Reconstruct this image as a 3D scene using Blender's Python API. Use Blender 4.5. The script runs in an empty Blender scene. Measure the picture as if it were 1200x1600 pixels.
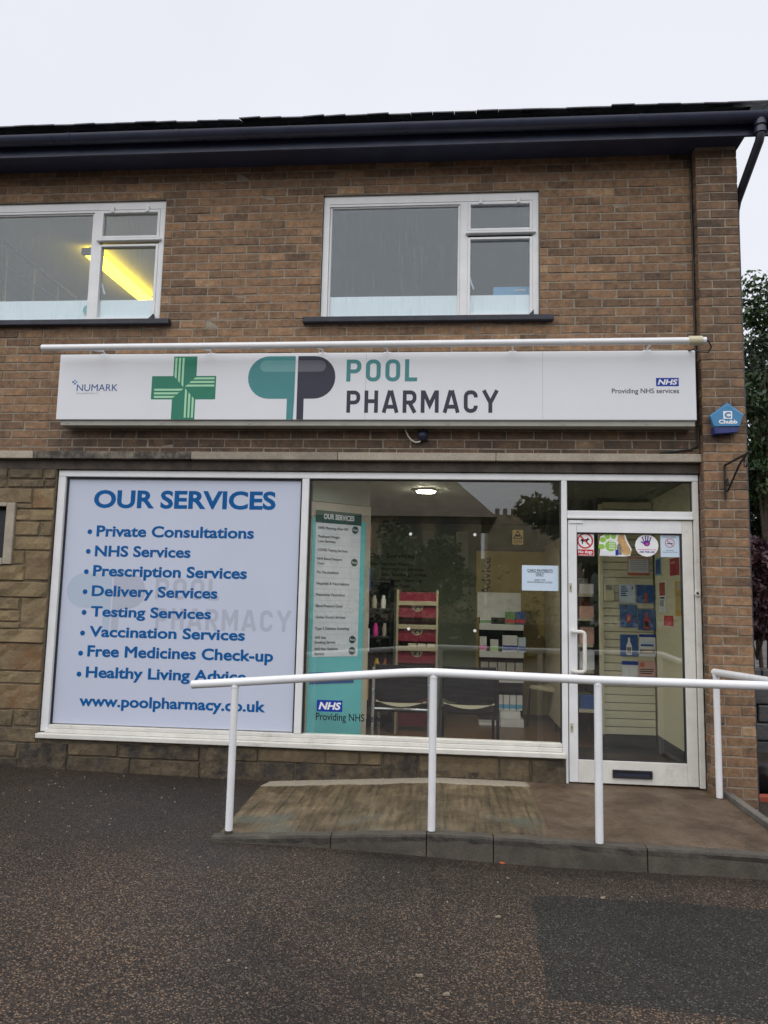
import bpy, math, random
import numpy as np
from mathutils import Vector, Matrix, noise as mnoise
random.seed(7); RNG = np.random.default_rng(11)
SC = bpy.context.scene
COL = SC.collection
# ------------------------------------------------------------------ camera
CAMP = np.array([0.0, -6.2573, 1.345]); FPX = 1200.0
_y, _p, _r = [math.radians(a) for a in (-5.1086, 6.8429, 1.2831)]
FW = np.array([math.sin(_y)*math.cos(_p), math.cos(_y)*math.cos(_p), math.sin(_p)])
RT = np.array([math.cos(_y), -math.sin(_y), 0.0]); UP = np.cross(RT, FW)
RT, UP = math.cos(_r)*RT + math.sin(_r)*UP, -math.sin(_r)*RT + math.cos(_r)*UP
cam = bpy.data.cameras.new('camera'); co = bpy.data.objects.new('camera', cam); COL.objects.link(co)
cam.sensor_fit = 'HORIZONTAL'; cam.sensor_width = 36; cam.lens = 36.0; cam.clip_end = 600
M4 = Matrix.Identity(4)
for i in range(3):
    M4[i][0], M4[i][1], M4[i][2], M4[i][3] = RT[i], UP[i], -FW[i], CAMP[i]
co.matrix_world = M4; SC.camera = co
# ------------------------------------------------------------------ sky, sun, exposure
SUN_EL, SUN_AZ = math.radians(60), math.radians(200)      # soft overcast key from behind the viewer
w = bpy.data.worlds.new('World'); SC.world = w; w.use_nodes = True
nt = w.node_tree; nt.nodes.clear()
o_ = nt.nodes.new('ShaderNodeOutputWorld'); bg = nt.nodes.new('ShaderNodeBackground')
sky = nt.nodes.new('ShaderNodeTexSky'); sky.sky_type = 'NISHITA'; sky.sun_disc = False
sky.sun_elevation = SUN_EL; sky.sun_rotation = SUN_AZ; sky.dust_density = 4.0
mx = nt.nodes.new('ShaderNodeMix'); mx.data_type = 'RGBA'; mx.inputs[0].default_value = 0.9
nz = nt.nodes.new('ShaderNodeTexNoise'); nz.inputs['Scale'].default_value = 1.6; nz.inputs['Detail'].default_value = 3
rp = nt.nodes.new('ShaderNodeValToRGB')
rp.color_ramp.elements[0].position = .3; rp.color_ramp.elements[0].color = (5.15, 5.27, 5.68, 1)
rp.color_ramp.elements[1].position = .7; rp.color_ramp.elements[1].color = (5.7, 5.8, 6.15, 1)
nt.links.new(nz.outputs['Fac'], rp.inputs[0])
nt.links.new(sky.outputs[0], mx.inputs[6]); nt.links.new(rp.outputs[0], mx.inputs[7])
nt.links.new(mx.outputs[2], bg.inputs[0]); bg.inputs[1].default_value = 0.112
nt.links.new(bg.outputs[0], o_.inputs[0])
sl = bpy.data.lights.new('sun', 'SUN'); sl.energy = 1.5; sl.angle = math.radians(100); sl.color = (1, .985, .96)
so = bpy.data.objects.new('sun', sl); COL.objects.link(so)
so.rotation_euler = (math.pi/2 - SUN_EL, 0, math.radians(-20))
SC.view_settings.view_transform = 'Standard'; SC.view_settings.look = 'None'
SC.view_settings.gamma = 1.0; SC.view_settings.use_curve_mapping = False
SC.view_settings.exposure = 0.55
SC.cycles.max_bounces = 6; SC.cycles.transparent_max_bounces = 16
SC.cycles.use_denoising = True

# ------------------------------------------------------------------ survey helpers (photo point on a known plane)
def ray(px, py): return FW + RT*(px-600)/FPX + UP*(800-py)/FPX
def at(px, py, Y):
    d = ray(px, py); return CAMP + d*((Y-CAMP[1])/d[1])
def atz(px, py, Z):
    d = ray(px, py); return CAMP + d*((Z-CAMP[2])/d[2])
def hit(px, py, P0, N):
    d = ray(px, py); return CAMP + d*(np.dot(np.array(P0)-CAMP, N)/np.dot(d, N))
def rect(xl, xr, yt, yb, Y):
    ym, xm = (yt+yb)/2, (xl+xr)/2
    return at(xl, ym, Y)[0], at(xr, ym, Y)[0], at(xm, yb, Y)[2], at(xm, yt, Y)[2]

# ------------------------------------------------------------------ materials
MT = {}
def nodes(name):
    m = bpy.data.materials.new(name); m.use_nodes = True; t = m.node_tree
    b = t.nodes['Principled BSDF']; MT[name] = m
    return m, t, b
def N(t, typ, **kw):
    n = t.nodes.new(typ)
    for k, v in kw.items():
        if k.startswith('i_'): n.inputs[k[2:].replace('_', ' ')].default_value = v
        else: setattr(n, k, v)
    return n
def L(t, a, b): t.links.new(a, b)
def noise(t, scale, detail=4, rough=.6, vec=None, dist=0):
    n = N(t, 'ShaderNodeTexNoise'); n.inputs['Scale'].default_value = scale; n.inputs['Detail'].default_value = detail
    n.inputs['Roughness'].default_value = rough; n.inputs['Distortion'].default_value = dist
    if vec is None:
        g = N(t, 'ShaderNodeNewGeometry'); vec = g.outputs['Position']
    L(t, vec, n.inputs['Vector']); return n.outputs['Fac']
def ramp(t, fac, stops):
    r = N(t, 'ShaderNodeValToRGB'); e = r.color_ramp.elements
    while len(e) > len(stops): e.remove(e[-1])
    while len(e) < len(stops): e.new(.5)
    for q, (p, c) in zip(e, stops):
        q.position = p; q.color = (*(c if hasattr(c, '__len__') else (c, c, c)), 1)
    L(t, fac, r.inputs[0]); return r.outputs[0]
def mixc(t, fac, a, b, mode='MIX'):
    n = N(t, 'ShaderNodeMix', data_type='RGBA', blend_type=mode)
    for s, v in ((0, fac), (6, a), (7, b)):
        if hasattr(v, 'links') or isinstance(v, bpy.types.NodeSocket): L(t, v, n.inputs[s])
        elif s == 0: n.inputs[0].default_value = v
        else: n.inputs[s].default_value = (*v, 1)
    return n.outputs[2]
def bump(t, b, h, dist, strength=1.0):
    n = N(t, 'ShaderNodeBump'); n.inputs['Distance'].default_value = dist; n.inputs['Strength'].default_value = strength
    L(t, h, n.inputs['Height']); L(t, n.outputs[0], b.inputs['Normal'])
def math_(t, op, a, b=None):
    n = N(t, 'ShaderNodeMath', operation=op)
    for i, v in enumerate((a, b)):
        if v is None: continue
        if isinstance(v, bpy.types.NodeSocket): L(t, v, n.inputs[i])
        else: n.inputs[i].default_value = v
    return n.outputs[0]
def plain(name, col, rough=.5, var=.12, scale=9, bmp=0, bscale=60, coat=0, metal=0, spec=.5, dirt=0, dirtcol=(.12, .09, .06)):
    m, t, b = nodes(name)
    f = noise(t, scale, 5)
    lo = tuple(c*(1-var) for c in col); hi = tuple(min(1, c*(1+var)) for c in col)
    c = ramp(t, f, [(.3, lo), (.7, hi)])
    if dirt:
        d = ramp(t, noise(t, 5, 8, .72, dist=.4), [(.56, (0, 0, 0)), (.78, (dirt,)*3)])
        c = mixc(t, d, c, dirtcol)
    L(t, c, b.inputs['Base Color'])
    rr = ramp(t, noise(t, scale*2.3, 3), [(.3, max(.02, rough*.85)), (.7, min(1, rough*1.15))]); L(t, rr, b.inputs['Roughness'])
    b.inputs['Coat Weight'].default_value = coat; b.inputs['Metallic'].default_value = metal
    b.inputs['Specular IOR Level'].default_value = spec
    if bmp: bump(t, b, noise(t, bscale, 4), bmp)
    return m
def emit(name, col, s):
    m = bpy.data.materials.new(name); m.use_nodes = True; t = m.node_tree; t.nodes.clear()
    e = N(t, 'ShaderNodeEmission'); e.inputs[0].default_value = (*col, 1); e.inputs[1].default_value = s
    o = N(t, 'ShaderNodeOutputMaterial'); L(t, e.outputs[0], o.inputs[0]); MT[name] = m; return m
def glass(name, f0=.06, tint=(1, 1, 1), streak=0, film=0, filmcol=(.6, .6, .6), refl=(1, 1, 1)):
    m = bpy.data.materials.new(name); m.use_nodes = True; t = m.node_tree; t.nodes.clear()
    o = N(t, 'ShaderNodeOutputMaterial'); tr = N(t, 'ShaderNodeBsdfTransparent'); gl = N(t, 'ShaderNodeBsdfGlossy')
    tr.inputs[0].default_value = (*tint, 1); gl.inputs['Roughness'].default_value = 0.0; gl.inputs[0].default_value = (*refl, 1)
    lw = N(t, 'ShaderNodeLayerWeight'); lw.inputs[0].default_value = .5
    p5 = math_(t, 'POWER', lw.outputs['Facing'], 5.0)
    fr = math_(t, 'ADD', math_(t, 'MULTIPLY', p5, 1-f0), f0)
    ms = N(t, 'ShaderNodeMixShader'); L(t, fr, ms.inputs[0]); L(t, tr.outputs[0], ms.inputs[1]); L(t, gl.outputs[0], ms.inputs[2])
    out = ms.outputs[0]
    if streak or film:
        g = N(t, 'ShaderNodeNewGeometry'); mp = N(t, 'ShaderNodeMapping'); mp.inputs['Scale'].default_value = (14, 14, 1.2)
        L(t, g.outputs['Position'], mp.inputs[0])
        s = ramp(t, noise(t, 3, 6, .7, mp.outputs[0]), [(.5, 0.0), (.85, streak)])
        q = math_(t, 'ADD', math_(t, 'MULTIPLY', s, ramp(t, noise(t, 1.3, 4), [(.35, 0.), (.7, 1.)])), film)
        df = N(t, 'ShaderNodeBsdfDiffuse'); df.inputs[0].default_value = (*filmcol, 1)
        m2 = N(t, 'ShaderNodeMixShader'); L(t, q, m2.inputs[0]); L(t, out, m2.inputs[1]); L(t, df.outputs[0], m2.inputs[2]); out = m2.outputs[0]
    L(t, out, o.inputs[0]); MT[name] = m; return m
def attr(t, name):
    return N(t, 'ShaderNodeAttribute', attribute_name=name).outputs['Fac']

def mk_brick():
    m, t, b = nodes('brick')
    tone = attr(t, 'tone'); soot = attr(t, 'soot')
    n1 = noise(t, 17, 6, .7); f = math_(t, 'ADD', tone, math_(t, 'MULTIPLY', math_(t, 'SUBTRACT', n1, .5), 1.7))
    c = ramp(t, f, [(0, (.080, .055, .040)), (.25, (.155, .097, .059)), (.5, (.240, .146, .084)), (.75, (.325, .190, .103)), (1, (.43, .30, .18))])
    sp = ramp(t, noise(t, 160, 3, .7), [(.28, (.35, .33, .32)), (.42, (1, 1, 1)), (.62, (1, 1, 1)), (.8, (1.45, 1.4, 1.3))])
    c = mixc(t, 1.0, c, sp, 'MULTIPLY')
    # soot and lime bloom with a shape of their own
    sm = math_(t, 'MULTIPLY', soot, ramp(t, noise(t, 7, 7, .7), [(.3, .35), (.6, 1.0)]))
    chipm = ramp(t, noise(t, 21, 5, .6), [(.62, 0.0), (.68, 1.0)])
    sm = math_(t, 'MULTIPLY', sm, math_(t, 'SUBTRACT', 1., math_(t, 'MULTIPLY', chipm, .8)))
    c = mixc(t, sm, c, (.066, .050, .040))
    lime = ramp(t, noise(t, 5.5, 8, .75, dist=.6), [(.66, 0.0), (.8, .5)])
    c = mixc(t, lime, c, (.33, .27, .21))
    L(t, c, b.inputs['Base Color'])
    L(t, ramp(t, noise(t, 20, 3), [(.3, .62), (.7, .9)]), b.inputs['Roughness'])
    b.inputs['Specular IOR Level'].default_value = .35
    h = math_(t, 'ADD', noise(t, 55, 6, .7), math_(t, 'MULTIPLY', noise(t, 230, 3), .5))
    bump(t, b, h, .006); return m
mk_brick()
def mk_mortar():
    m, t, b = nodes('mortar')
    c = ramp(t, noise(t, 4, 8, .7), [(.28, (.17, .148, .118)), (.5, (.30, .262, .208)), (.75, (.42, .36, .28))])
    c = mixc(t, 1., c, ramp(t, noise(t, 120, 2), [(.3, .7), (.7, 1.15)]), 'MULTIPLY')
    L(t, c, b.inputs['Base Color']); b.inputs['Roughness'].default_value = .9
    bump(t, b, noise(t, 140, 4, .7), .004); return m
mk_mortar()
def mk_stone(name, cols, bmp=.01):
    m, t, b = nodes(name)
    tone = attr(t, 'tone'); n1 = noise(t, 6, 7, .68, dist=.3)
    f = math_(t, 'ADD', math_(t, 'MULTIPLY', tone, .7), math_(t, 'MULTIPLY', math_(t, 'SUBTRACT', n1, .35), .9))
    c = ramp(t, f, cols)
    rust = math_(t, 'MULTIPLY', attr(t, 'rust'), ramp(t, noise(t, 5.2, 5), [(.42, 0.0), (.6, .9)]))
    c = mixc(t, math_(t, 'MULTIPLY', rust, .75), c, (.19, .090, .036))
    soot = math_(t, 'MULTIPLY', attr(t, 'soot'), ramp(t, noise(t, 8, 8, .75), [(.3, .25), (.58, 1.0)]))  # on the kerb this also carries the painted shadow line under the edge
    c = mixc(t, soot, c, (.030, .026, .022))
    lich = ramp(t, noise(t, 90, 2, .5), [(.76, 0.0), (.79, .75)])
    c = mixc(t, math_(t, 'MULTIPLY', lich, attr(t, 'soot')), c, (.42, .41, .36))
    c = mixc(t, 1., c, ramp(t, noise(t, 170, 2), [(.3, .72), (.7, 1.2)]), 'MULTIPLY')
    L(t, c, b.inputs['Base Color']); b.inputs['Roughness'].default_value = .82
    bump(t, b, math_(t, 'ADD', noise(t, 26, 8, .72), math_(t, 'MULTIPLY', noise(t, 150, 3), .25)), bmp)
    return m
mk_stone('sandstone', [(.05, (.08, .062, .038)), (.35, (.18, .132, .072)), (.6, (.27, .198, .104)), (.9, (.37, .28, .155))])
mk_stone('ledge_stone', [(.1, (.12, .105, .085)), (.4, (.30, .26, .205)), (.7, (.42, .365, .29)), (1, (.5, .45, .37))], .004)
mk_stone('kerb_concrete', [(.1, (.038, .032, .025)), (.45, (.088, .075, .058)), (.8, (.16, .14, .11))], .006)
def mk_asphalt(name, base, light, wet, lightamt):
    m, t, b = nodes(name)
    g = N(t, 'ShaderNodeNewGeometry')
    v = N(t, 'ShaderNodeTexVoronoi'); v.inputs['Scale'].default_value = 135; L(t, g.outputs['Position'], v.inputs['Vector'])
    sep = N(t, 'ShaderNodeSeparateColor'); L(t, v.outputs['Color'], sep.inputs[0])
    chip = ramp(t, sep.outputs[0], [(0, tuple(c*.35 for c in base)), (.45, base), (1-lightamt, tuple(c*1.35 for c in base)), (1-lightamt*.55, light), (1, tuple(c*1.25 for c in light))])
    hue = ramp(t, sep.outputs[1], [(0, (.9, .95, 1.05)), (.6, (1, 1, 1)), (1, (1.25, 1.0, .78))])
    c = mixc(t, 1., chip, hue, 'MULTIPLY')
    gap = ramp(t, v.outputs['Distance'], [(.25, (1, 1, 1)), (.75, (.3, .3, .3))])
    c = mixc(t, 1., c, gap, 'MULTIPLY')
    patch = ramp(t, noise(t, .75, 7, .62), [(.3, (.5, .5, .53)), (.48, (.95, .93, .92)), (.7, (1.38, 1.24, 1.1))])
    c = mixc(t, 1., c, patch, 'MULTIPLY')
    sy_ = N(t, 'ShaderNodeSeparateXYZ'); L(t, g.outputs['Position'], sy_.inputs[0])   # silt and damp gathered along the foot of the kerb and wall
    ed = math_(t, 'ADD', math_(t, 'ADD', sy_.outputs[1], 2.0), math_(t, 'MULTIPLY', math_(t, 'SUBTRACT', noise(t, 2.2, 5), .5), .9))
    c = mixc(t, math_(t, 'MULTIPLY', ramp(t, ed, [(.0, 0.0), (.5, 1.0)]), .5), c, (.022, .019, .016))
    L(t, c, b.inputs['Base Color'])
    L(t, ramp(t, noise(t, 1.4, 6, .65), [(.35, wet), (.65, min(1, wet+.28))]), b.inputs['Roughness'])
    hgt = math_(t, 'ADD', math_(t, 'MULTIPLY', v.outputs['Distance'], -.8), math_(t, 'MULTIPLY', noise(t, 30, 4), .6))
    bump(t, b, hgt, .007, 1.0); b.inputs['Specular IOR Level'].default_value = .28; return m
mk_asphalt('asphalt', (.060, .046, .036), (.20, .152, .111), .41, .23)
mk_asphalt('asphalt_patch', (.033, .033, .030), (.115, .11, .092), .40, .11)
def mk_concrete():
    m, t, b = nodes('concrete')
    g = N(t, 'ShaderNodeNewGeometry'); sp = N(t, 'ShaderNodeSeparateXYZ'); L(t, g.outputs['Position'], sp.inputs[0])
    X, Y = sp.outputs[0], sp.outputs[1]
    c = ramp(t, noise(t, 2.6, 9, .7, dist=.5), [(.30, (.048, .035, .020)), (.44, (.105, .078, .045)), (.58, (.175, .132, .078)), (.75, (.30, .24, .155))])
    c = mixc(t, 1., c, ramp(t, noise(t, 70, 4, .7), [(.3, .62), (.7, 1.25)]), 'MULTIPLY')
    # tamping streaks front to back, coloured to stand in for the weak ridge shading
    mp = N(t, 'ShaderNodeMapping'); mp.inputs['Scale'].default_value = (17, 1.1, 1); L(t, g.outputs['Position'], mp.inputs[0])
    c = mixc(t, 1., c, ramp(t, noise(t, 1.6, 5, .7, mp.outputs[0]), [(.34, (.42, .42, .43)), (.5, (.9, .9, .9)), (.68, (1.25, 1.22, 1.18))]), 'MULTIPLY')
    # right-hand bay: later, browner pour
    bay = ramp(t, math_(t, 'ADD', X, math_(t, 'MULTIPLY', noise(t, 6, 4), .08)), [(.62, 0.0), (.66, 1.0)])
    c2 = ramp(t, noise(t, 2.6, 10, .74, dist=.3), [(.3, (.040, .028, .018)), (.46, (.098, .067, .043)), (.6, (.145, .103, .068)), (.75, (.23, .175, .125))])
    c2 = mixc(t, 1., c2, ramp(t, noise(t, 75, 6, .75), [(.3, .5), (.7, 1.4)]), 'MULTIPLY')
    c = mixc(t, bay, c, c2)
    # pale cement fillet along the wall in the left bay
    edge = math_(t, 'ADD', Y, math_(t, 'MULTIPLY', math_(t, 'SUBTRACT', noise(t, 3.5, 5), .5), .16))
    fil = math_(t, 'MULTIPLY', ramp(t, math_(t, 'ADD', edge, 1.), [(.80, 0.0), (.83, 1.0)]), math_(t, 'SUBTRACT', 1., bay))
    c = mixc(t, math_(t, 'MULTIPLY', fil, .85), c, mixc(t, noise(t, 30, 5), (.30, .26, .20), (.50, .45, .36)))
    # green-blue algae by the low front edge
    alg = math_(t, 'MULTIPLY', ramp(t, math_(t, 'MULTIPLY', Y, -1.), [(.95, 0.0), (1.3, 1.0)]), ramp(t, noise(t, 2.4, 6), [(.5, 0.0), (.68, .7)]))
    c = mixc(t, math_(t, 'MULTIPLY', alg, math_(t, 'SUBTRACT', 1., bay)), c, (.10, .12, .10))
    L(t, c, b.inputs['Base Color'])
    L(t, ramp(t, noise(t, 3, 6), [(.35, .38), (.65, .75)]), b.inputs['Roughness'])
    b.inputs['Specular IOR Level'].default_value = .25
    bump(t, b, math_(t, 'ADD', noise(t, 45, 7, .75), math_(t, 'MULTIPLY', noise(t, 160, 3), .4)), .008)
    return m
mk_concrete()
def mk_wood(name, a, bb, sc=(1, 9, 9), rough=.35):
    m, t, b = nodes(name); g = N(t, 'ShaderNodeNewGeometry'); mp = N(t, 'ShaderNodeMapping'); mp.inputs['Scale'].default_value = sc
    L(t, g.outputs['Position'], mp.inputs[0]); f = noise(t, 4, 7, .65, mp.outputs[0], 1.0)
    L(t, ramp(t, f, [(.3, a), (.7, bb)]), b.inputs['Base Color']); b.inputs['Roughness'].default_value = rough; return m
mk_wood('floor_wood', (.10, .052, .028), (.20, .11, .06), (9, 1, 9))
plain('stone_mortar', (.115, .092, .062), .9, .4, 8, .004, 90)
plain('kerb_stone', (.125, .115, .1), .75, .35, 7, .006, 60, dirt=.8, dirtcol=(.03, .028, .025))
plain('white_paint', (.74, .75, .76), .42, .05, 6, .0012, 40, dirt=.18, dirtcol=(.35, .3, .24))
plain('old_white', (.66, .645, .60), .5, .08, 7, .002, 50, dirt=.6, dirtcol=(.22, .17, .12))
plain('rail_white', (.76, .77, .79), .3, .04, 8, .0008, 25, coat=.3, dirt=.1, dirtcol=(.45, .42, .38))
plain('sign_white', (.70, .715, .75), .33, .02, 2, 0)
plain('panel_white', (.53, .575, .70), .45, .02, 1.5, 0)
plain('dark_timber', (.018, .021, .034), .55, .3, 8, .002, 40)
plain('navy_fascia', (.026, .034, .072), .35, .25, 5, .001, 30)
plain('roof_tile', (.030, .033, .048), .6, .5, 9, .004, 70)
plain('gutter_plastic', (.034, .042, .075), .32, .2, 5)
plain('soffit', (.034, .042, .086), .55, .2, 4)
plain('black_rubber', (.012, .012, .014), .5, .2)
plain('black_iron', (.016, .015, .016), .5, .4, 30, .001, 90)
plain('cable_black', (.015, .015, .016), .5)
plain('cable_white', (.6, .58, .52), .5)
plain('letter_blue', (.003, .098, .31), .5, .03, spec=.15)
plain('sign_green', (.035, .205, .135), .35, .04, spec=.2)
plain('pale_green', (.36, .66, .42), .35, .03)
plain('logo_teal', (.075, .255, .265), .35, .03, spec=.2)
plain('logo_teal_light', (.125, .33, .335), .35, .03)
plain('logo_slate', (.045, .046, .068), .35, .03, spec=.2)
plain('logo_slate_light', (.10, .10, .13), .35, .03)
plain('nhs_blue', (.012, .045, .33), .4, .03, spec=.2)
plain('numark_blue', (.02, .08, .27), .4, .03)
plain('numark_cyan', (.10, .38, .62), .4, .03)
plain('grey_print', (.30, .31, .34), .4, .03)
plain('black_print', (.02, .02, .024), .5, .03, spec=.2)
plain('white_print', (.78, .79, .8), .5, .03)
plain('ghost_teal', (.42, .50, .61), .45, .02)
plain('ghost_grey', (.42, .45, .55), .45, .02)
plain('alarm_blue', (.035, .20, .40), .3, .05, coat=.3)
plain('alarm_dark', (.012, .022, .16), .3, .05, coat=.3)
plain('teal_panel', (.15, .60, .62), .45, .05, 2)
plain('cream_board', (.46, .42, .32), .6, .06)
plain('cream_wall', (.62, .59, .43), .7, .05, 3)
plain('list_paper', (.74, .77, .80), .6, .04)
plain('dark_green', (.012, .075, .055), .5, .05)
plain('poster_blue', (.02, .085, .30), .4, .1)
plain('poster_red', (.38, .025, .05), .5, .1)
plain('stand_red', (.19, .012, .035), .4, .1)
plain('stand_cream', (.36, .32, .23), .5, .1)
plain('paper_white', (.68, .70, .74), .6, .05)
plain('paper_blue', (.55, .66, .78), .6, .04)
plain('orange_print', (.50, .12, .05), .5, .1)
plain('pink_print', (.62, .36, .30), .5, .1)
plain('amber_dull', (.16, .115, .03), .6, .1)
plain('yellow_print', (.55, .33, .03), .5, .1)
plain('ochre_board', (.40, .31, .08), .6, .15, 3)
plain('lime_print', (.27, .52, .06), .5, .05)
plain('dog_gold', (.52, .32, .13), .6, .25, 40)
plain('cat_grey', (.20, .17, .15), .6, .3, 40)
plain('purple_print', (.07, .02, .24), .5, .05)
plain('magenta_print', (.62, .03, .30), .5, .05)
plain('red_print', (.55, .02, .03), .5, .05)
plain('chair_black', (.007, .008, .012), .8, .2, spec=.06)
plain('chair_cream', (.55, .50, .34), .4, .05)
plain('chair_metal', (.55, .57, .60), .25, .05, metal=.6)
plain('mat_black', (.014, .014, .016), .8, .3, 60)
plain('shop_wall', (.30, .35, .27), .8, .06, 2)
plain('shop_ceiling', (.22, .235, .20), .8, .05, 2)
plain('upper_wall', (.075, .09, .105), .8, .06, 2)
plain('frost_film', (.86, .86, .80), .55, .03, 3)
plain('box_white', (.66, .67, .68), .5, .05)
plain('box_green', (.12, .30, .10), .5, .1)
plain('shelf_grey', (.34, .33, .29), .5, .08)
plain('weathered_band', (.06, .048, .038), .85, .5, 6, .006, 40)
plain('church_stone', (.42, .35, .24), .9, .35, 1.2)
plain('church_roof', (.32, .26, .20), .8, .25, 1.5)
plain('church_glass', (.02, .022, .028), .2, .2)
plain('bark', (.07, .052, .038), .9, .4, 12, .01, 20)
plain('red_brick', (.33, .07, .035), .8, .2)
plain('litter_white', (.7, .7, .68), .6, .1)
plain('litter_tan', (.22, .18, .13), .7, .2)
plain('dark_ground', (.03, .03, .026), .9, .4, 5, .01, 30)
plain('garden_stone', (.065, .065, .066), .55, .5, 4, .01, 20)
plain('teal_ring', (.20, .45, .48), .5, .05)
plain('frame_edge', (.02, .02, .024), .5, .1)
emit('lamp_white', (1.0, .94, .70), 200.0)
emit('lamp_yellow', (1.0, .70, .02), 7.0)
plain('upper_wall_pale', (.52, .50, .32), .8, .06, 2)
glass('shop_glass', .088, (.98, .99, .985), streak=.03, film=.0015)
glass('upper_glass', .047, (.9, .94, .97), streak=.20, film=.003, filmcol=(.6, .66, .72), refl=(.92, .97, 1.0))
def mk_leaf(name, cols):
    m, t, b = nodes(name); c = ramp(t, attr(t, 'tone'), cols); L(t, c, b.inputs['Base Color']); b.inputs['Roughness'].default_value = .5
    b.inputs['Transmission Weight'].default_value = 0; return m
mk_leaf('leaf_green', [(0, (.016, .034, .014)), (.5, (.036, .075, .026)), (1, (.075, .13, .038))])
mk_leaf('leaf_purple', [(0, (.028, .010, .014)), (.6, (.07, .024, .03)), (1, (.17, .12, .15))])

# ------------------------------------------------------------------ mesh helpers
WL = {}
class MB:
    def __init__(s): s.v = []; s.f = []; s.a = {}
    def add(s, vs, fs, **at_):
        n = len(s.v); s.v += [tuple(map(float, p)) for p in vs]; s.f += [tuple(i+n for i in f) for f in fs]
        for k in set(list(s.a)+list(at_)):
            l = s.a.setdefault(k, []); l += [0.0]*(len(s.f)-len(fs)-len(l)); l += [at_.get(k, 0.0)]*len(fs)
        return s
    def box(s, x0, x1, y0, y1, z0, z1, **k):
        vs = [(x, y, z) for x in (x0, x1) for y in (y0, y1) for z in (z0, z1)]
        return s.add(vs, [(0, 1, 3, 2), (4, 6, 7, 5), (0, 4, 5, 1), (2, 3, 7, 6), (0, 2, 6, 4), (1, 5, 7, 3)], **k)
    def tube(s, pts, r, n=12, cap=True, r2=None):
        P = [np.array(p, float) for p in pts]; m = len(P); vs = []; fs = []
        ref = None
        for i in range(m):
            d = P[min(i+1, m-1)]-P[max(i-1, 0)]; d = d/np.linalg.norm(d)
            if ref is None: ref = np.array([0, 0, 1.]) if abs(d[2]) < .9 else np.array([1., 0, 0])
            a = np.cross(d, ref); a /= np.linalg.norm(a); b = np.cross(a, d); ref = b
            rr = r if r2 is None else r+(r2-r)*i/(m-1)
            vs += [P[i]+rr*(math.cos(q)*a+math.sin(q)*b) for q in [2*math.pi*k/n for k in range(n)]]
        for i in range(m-1):
            for k in range(n): fs.append((i*n+k, i*n+(k+1) % n, (i+1)*n+(k+1) % n, (i+1)*n+k))
        if cap: fs += [tuple(range(n))[::-1], tuple(range((m-1)*n, m*n))]
        return s.add(vs, fs)
    def prism(s, pts, y0, y1):              # outline in X,Z; front face at y0
        n = len(pts); vs = [(x, y0, z) for x, z in pts]+[(x, y1, z) for x, z in pts]
        fs = [tuple(range(n)), tuple(range(n, 2*n))[::-1]]+[(i, i+n, (i+1) % n+n, (i+1) % n) for i in range(n)]
        return s.add(vs, fs)
    def disc(s, cx, cz, r, y0, y1, n=24, rz=None):
        return s.prism([(cx+r*math.cos(2*math.pi*k/n), cz+(rz or r)*math.sin(2*math.pi*k/n)) for k in range(n)], y0, y1)
    def ring(s, cx, cz, ro, ri, y0, y1, n=28):
        for k in range(n):
            a, b = 2*math.pi*k/n, 2*math.pi*(k+1)/n
            s.prism([(cx+q*math.cos(w_), cz+q*math.sin(w_)) for q, w_ in ((ri, a), (ro, a), (ro, b), (ri, b))], y0, y1)
        return s
    def xf(s, M): s.v = [tuple(M @ Vector(p)) for p in s.v]; return s
def build(name, mb, mat, parent=None, bev=0, smooth=False, label=None, cat=None, group=None, kind=None, seg=2):
    me = bpy.data.meshes.new(name); V = np.array(mb.v)
    base = Vector(((V[:, 0].min()+V[:, 0].max())/2, (V[:, 1].min()+V[:, 1].max())/2, V[:, 2].min()))
    me.from_pydata([tuple(Vector(p)-base) for p in mb.v], [], mb.f)
    for k, l in mb.a.items():
        l += [0.0]*(len(mb.f)-len(l)); A = me.attributes.new(k, 'FLOAT', 'FACE'); A.data.foreach_set('value', l)
    me.materials.append(MT[mat] if isinstance(mat, str) else mat)
    if smooth: me.shade_smooth(); 
    o = bpy.data.objects.new(name, me); COL.objects.link(o)
    if smooth and hasattr(me, 'set_sharp_from_angle'): me.set_sharp_from_angle(angle=math.radians(40))
    WL[o.name] = base
    if parent is not None: o.parent = parent; o.location = base-WL[parent.name]
    else: o.location = base
    if bev:
        b = o.modifiers.new('bevel', 'BEVEL'); b.width = bev; b.segments = seg; b.limit_method = 'ANGLE'
    tag(o, label, cat, group, kind); return o
def tag(o, label=None, cat=None, group=None, kind=None):
    for k, v in (('label', label), ('category', cat), ('group', group), ('kind', kind)):
        if v: o[k] = v
    return o
def thing(name, loc, label, cat, group=None, kind=None):
    o = bpy.data.objects.new(name, None); COL.objects.link(o); o.location = loc; o.empty_display_size = .1
    WL[o.name] = Vector(loc); return tag(o, label, cat, group, kind)
def bx(name, mat, parent, *d, bev=.002, **k): return build(name, MB().box(*d), mat, parent, bev=bev, **k)

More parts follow.
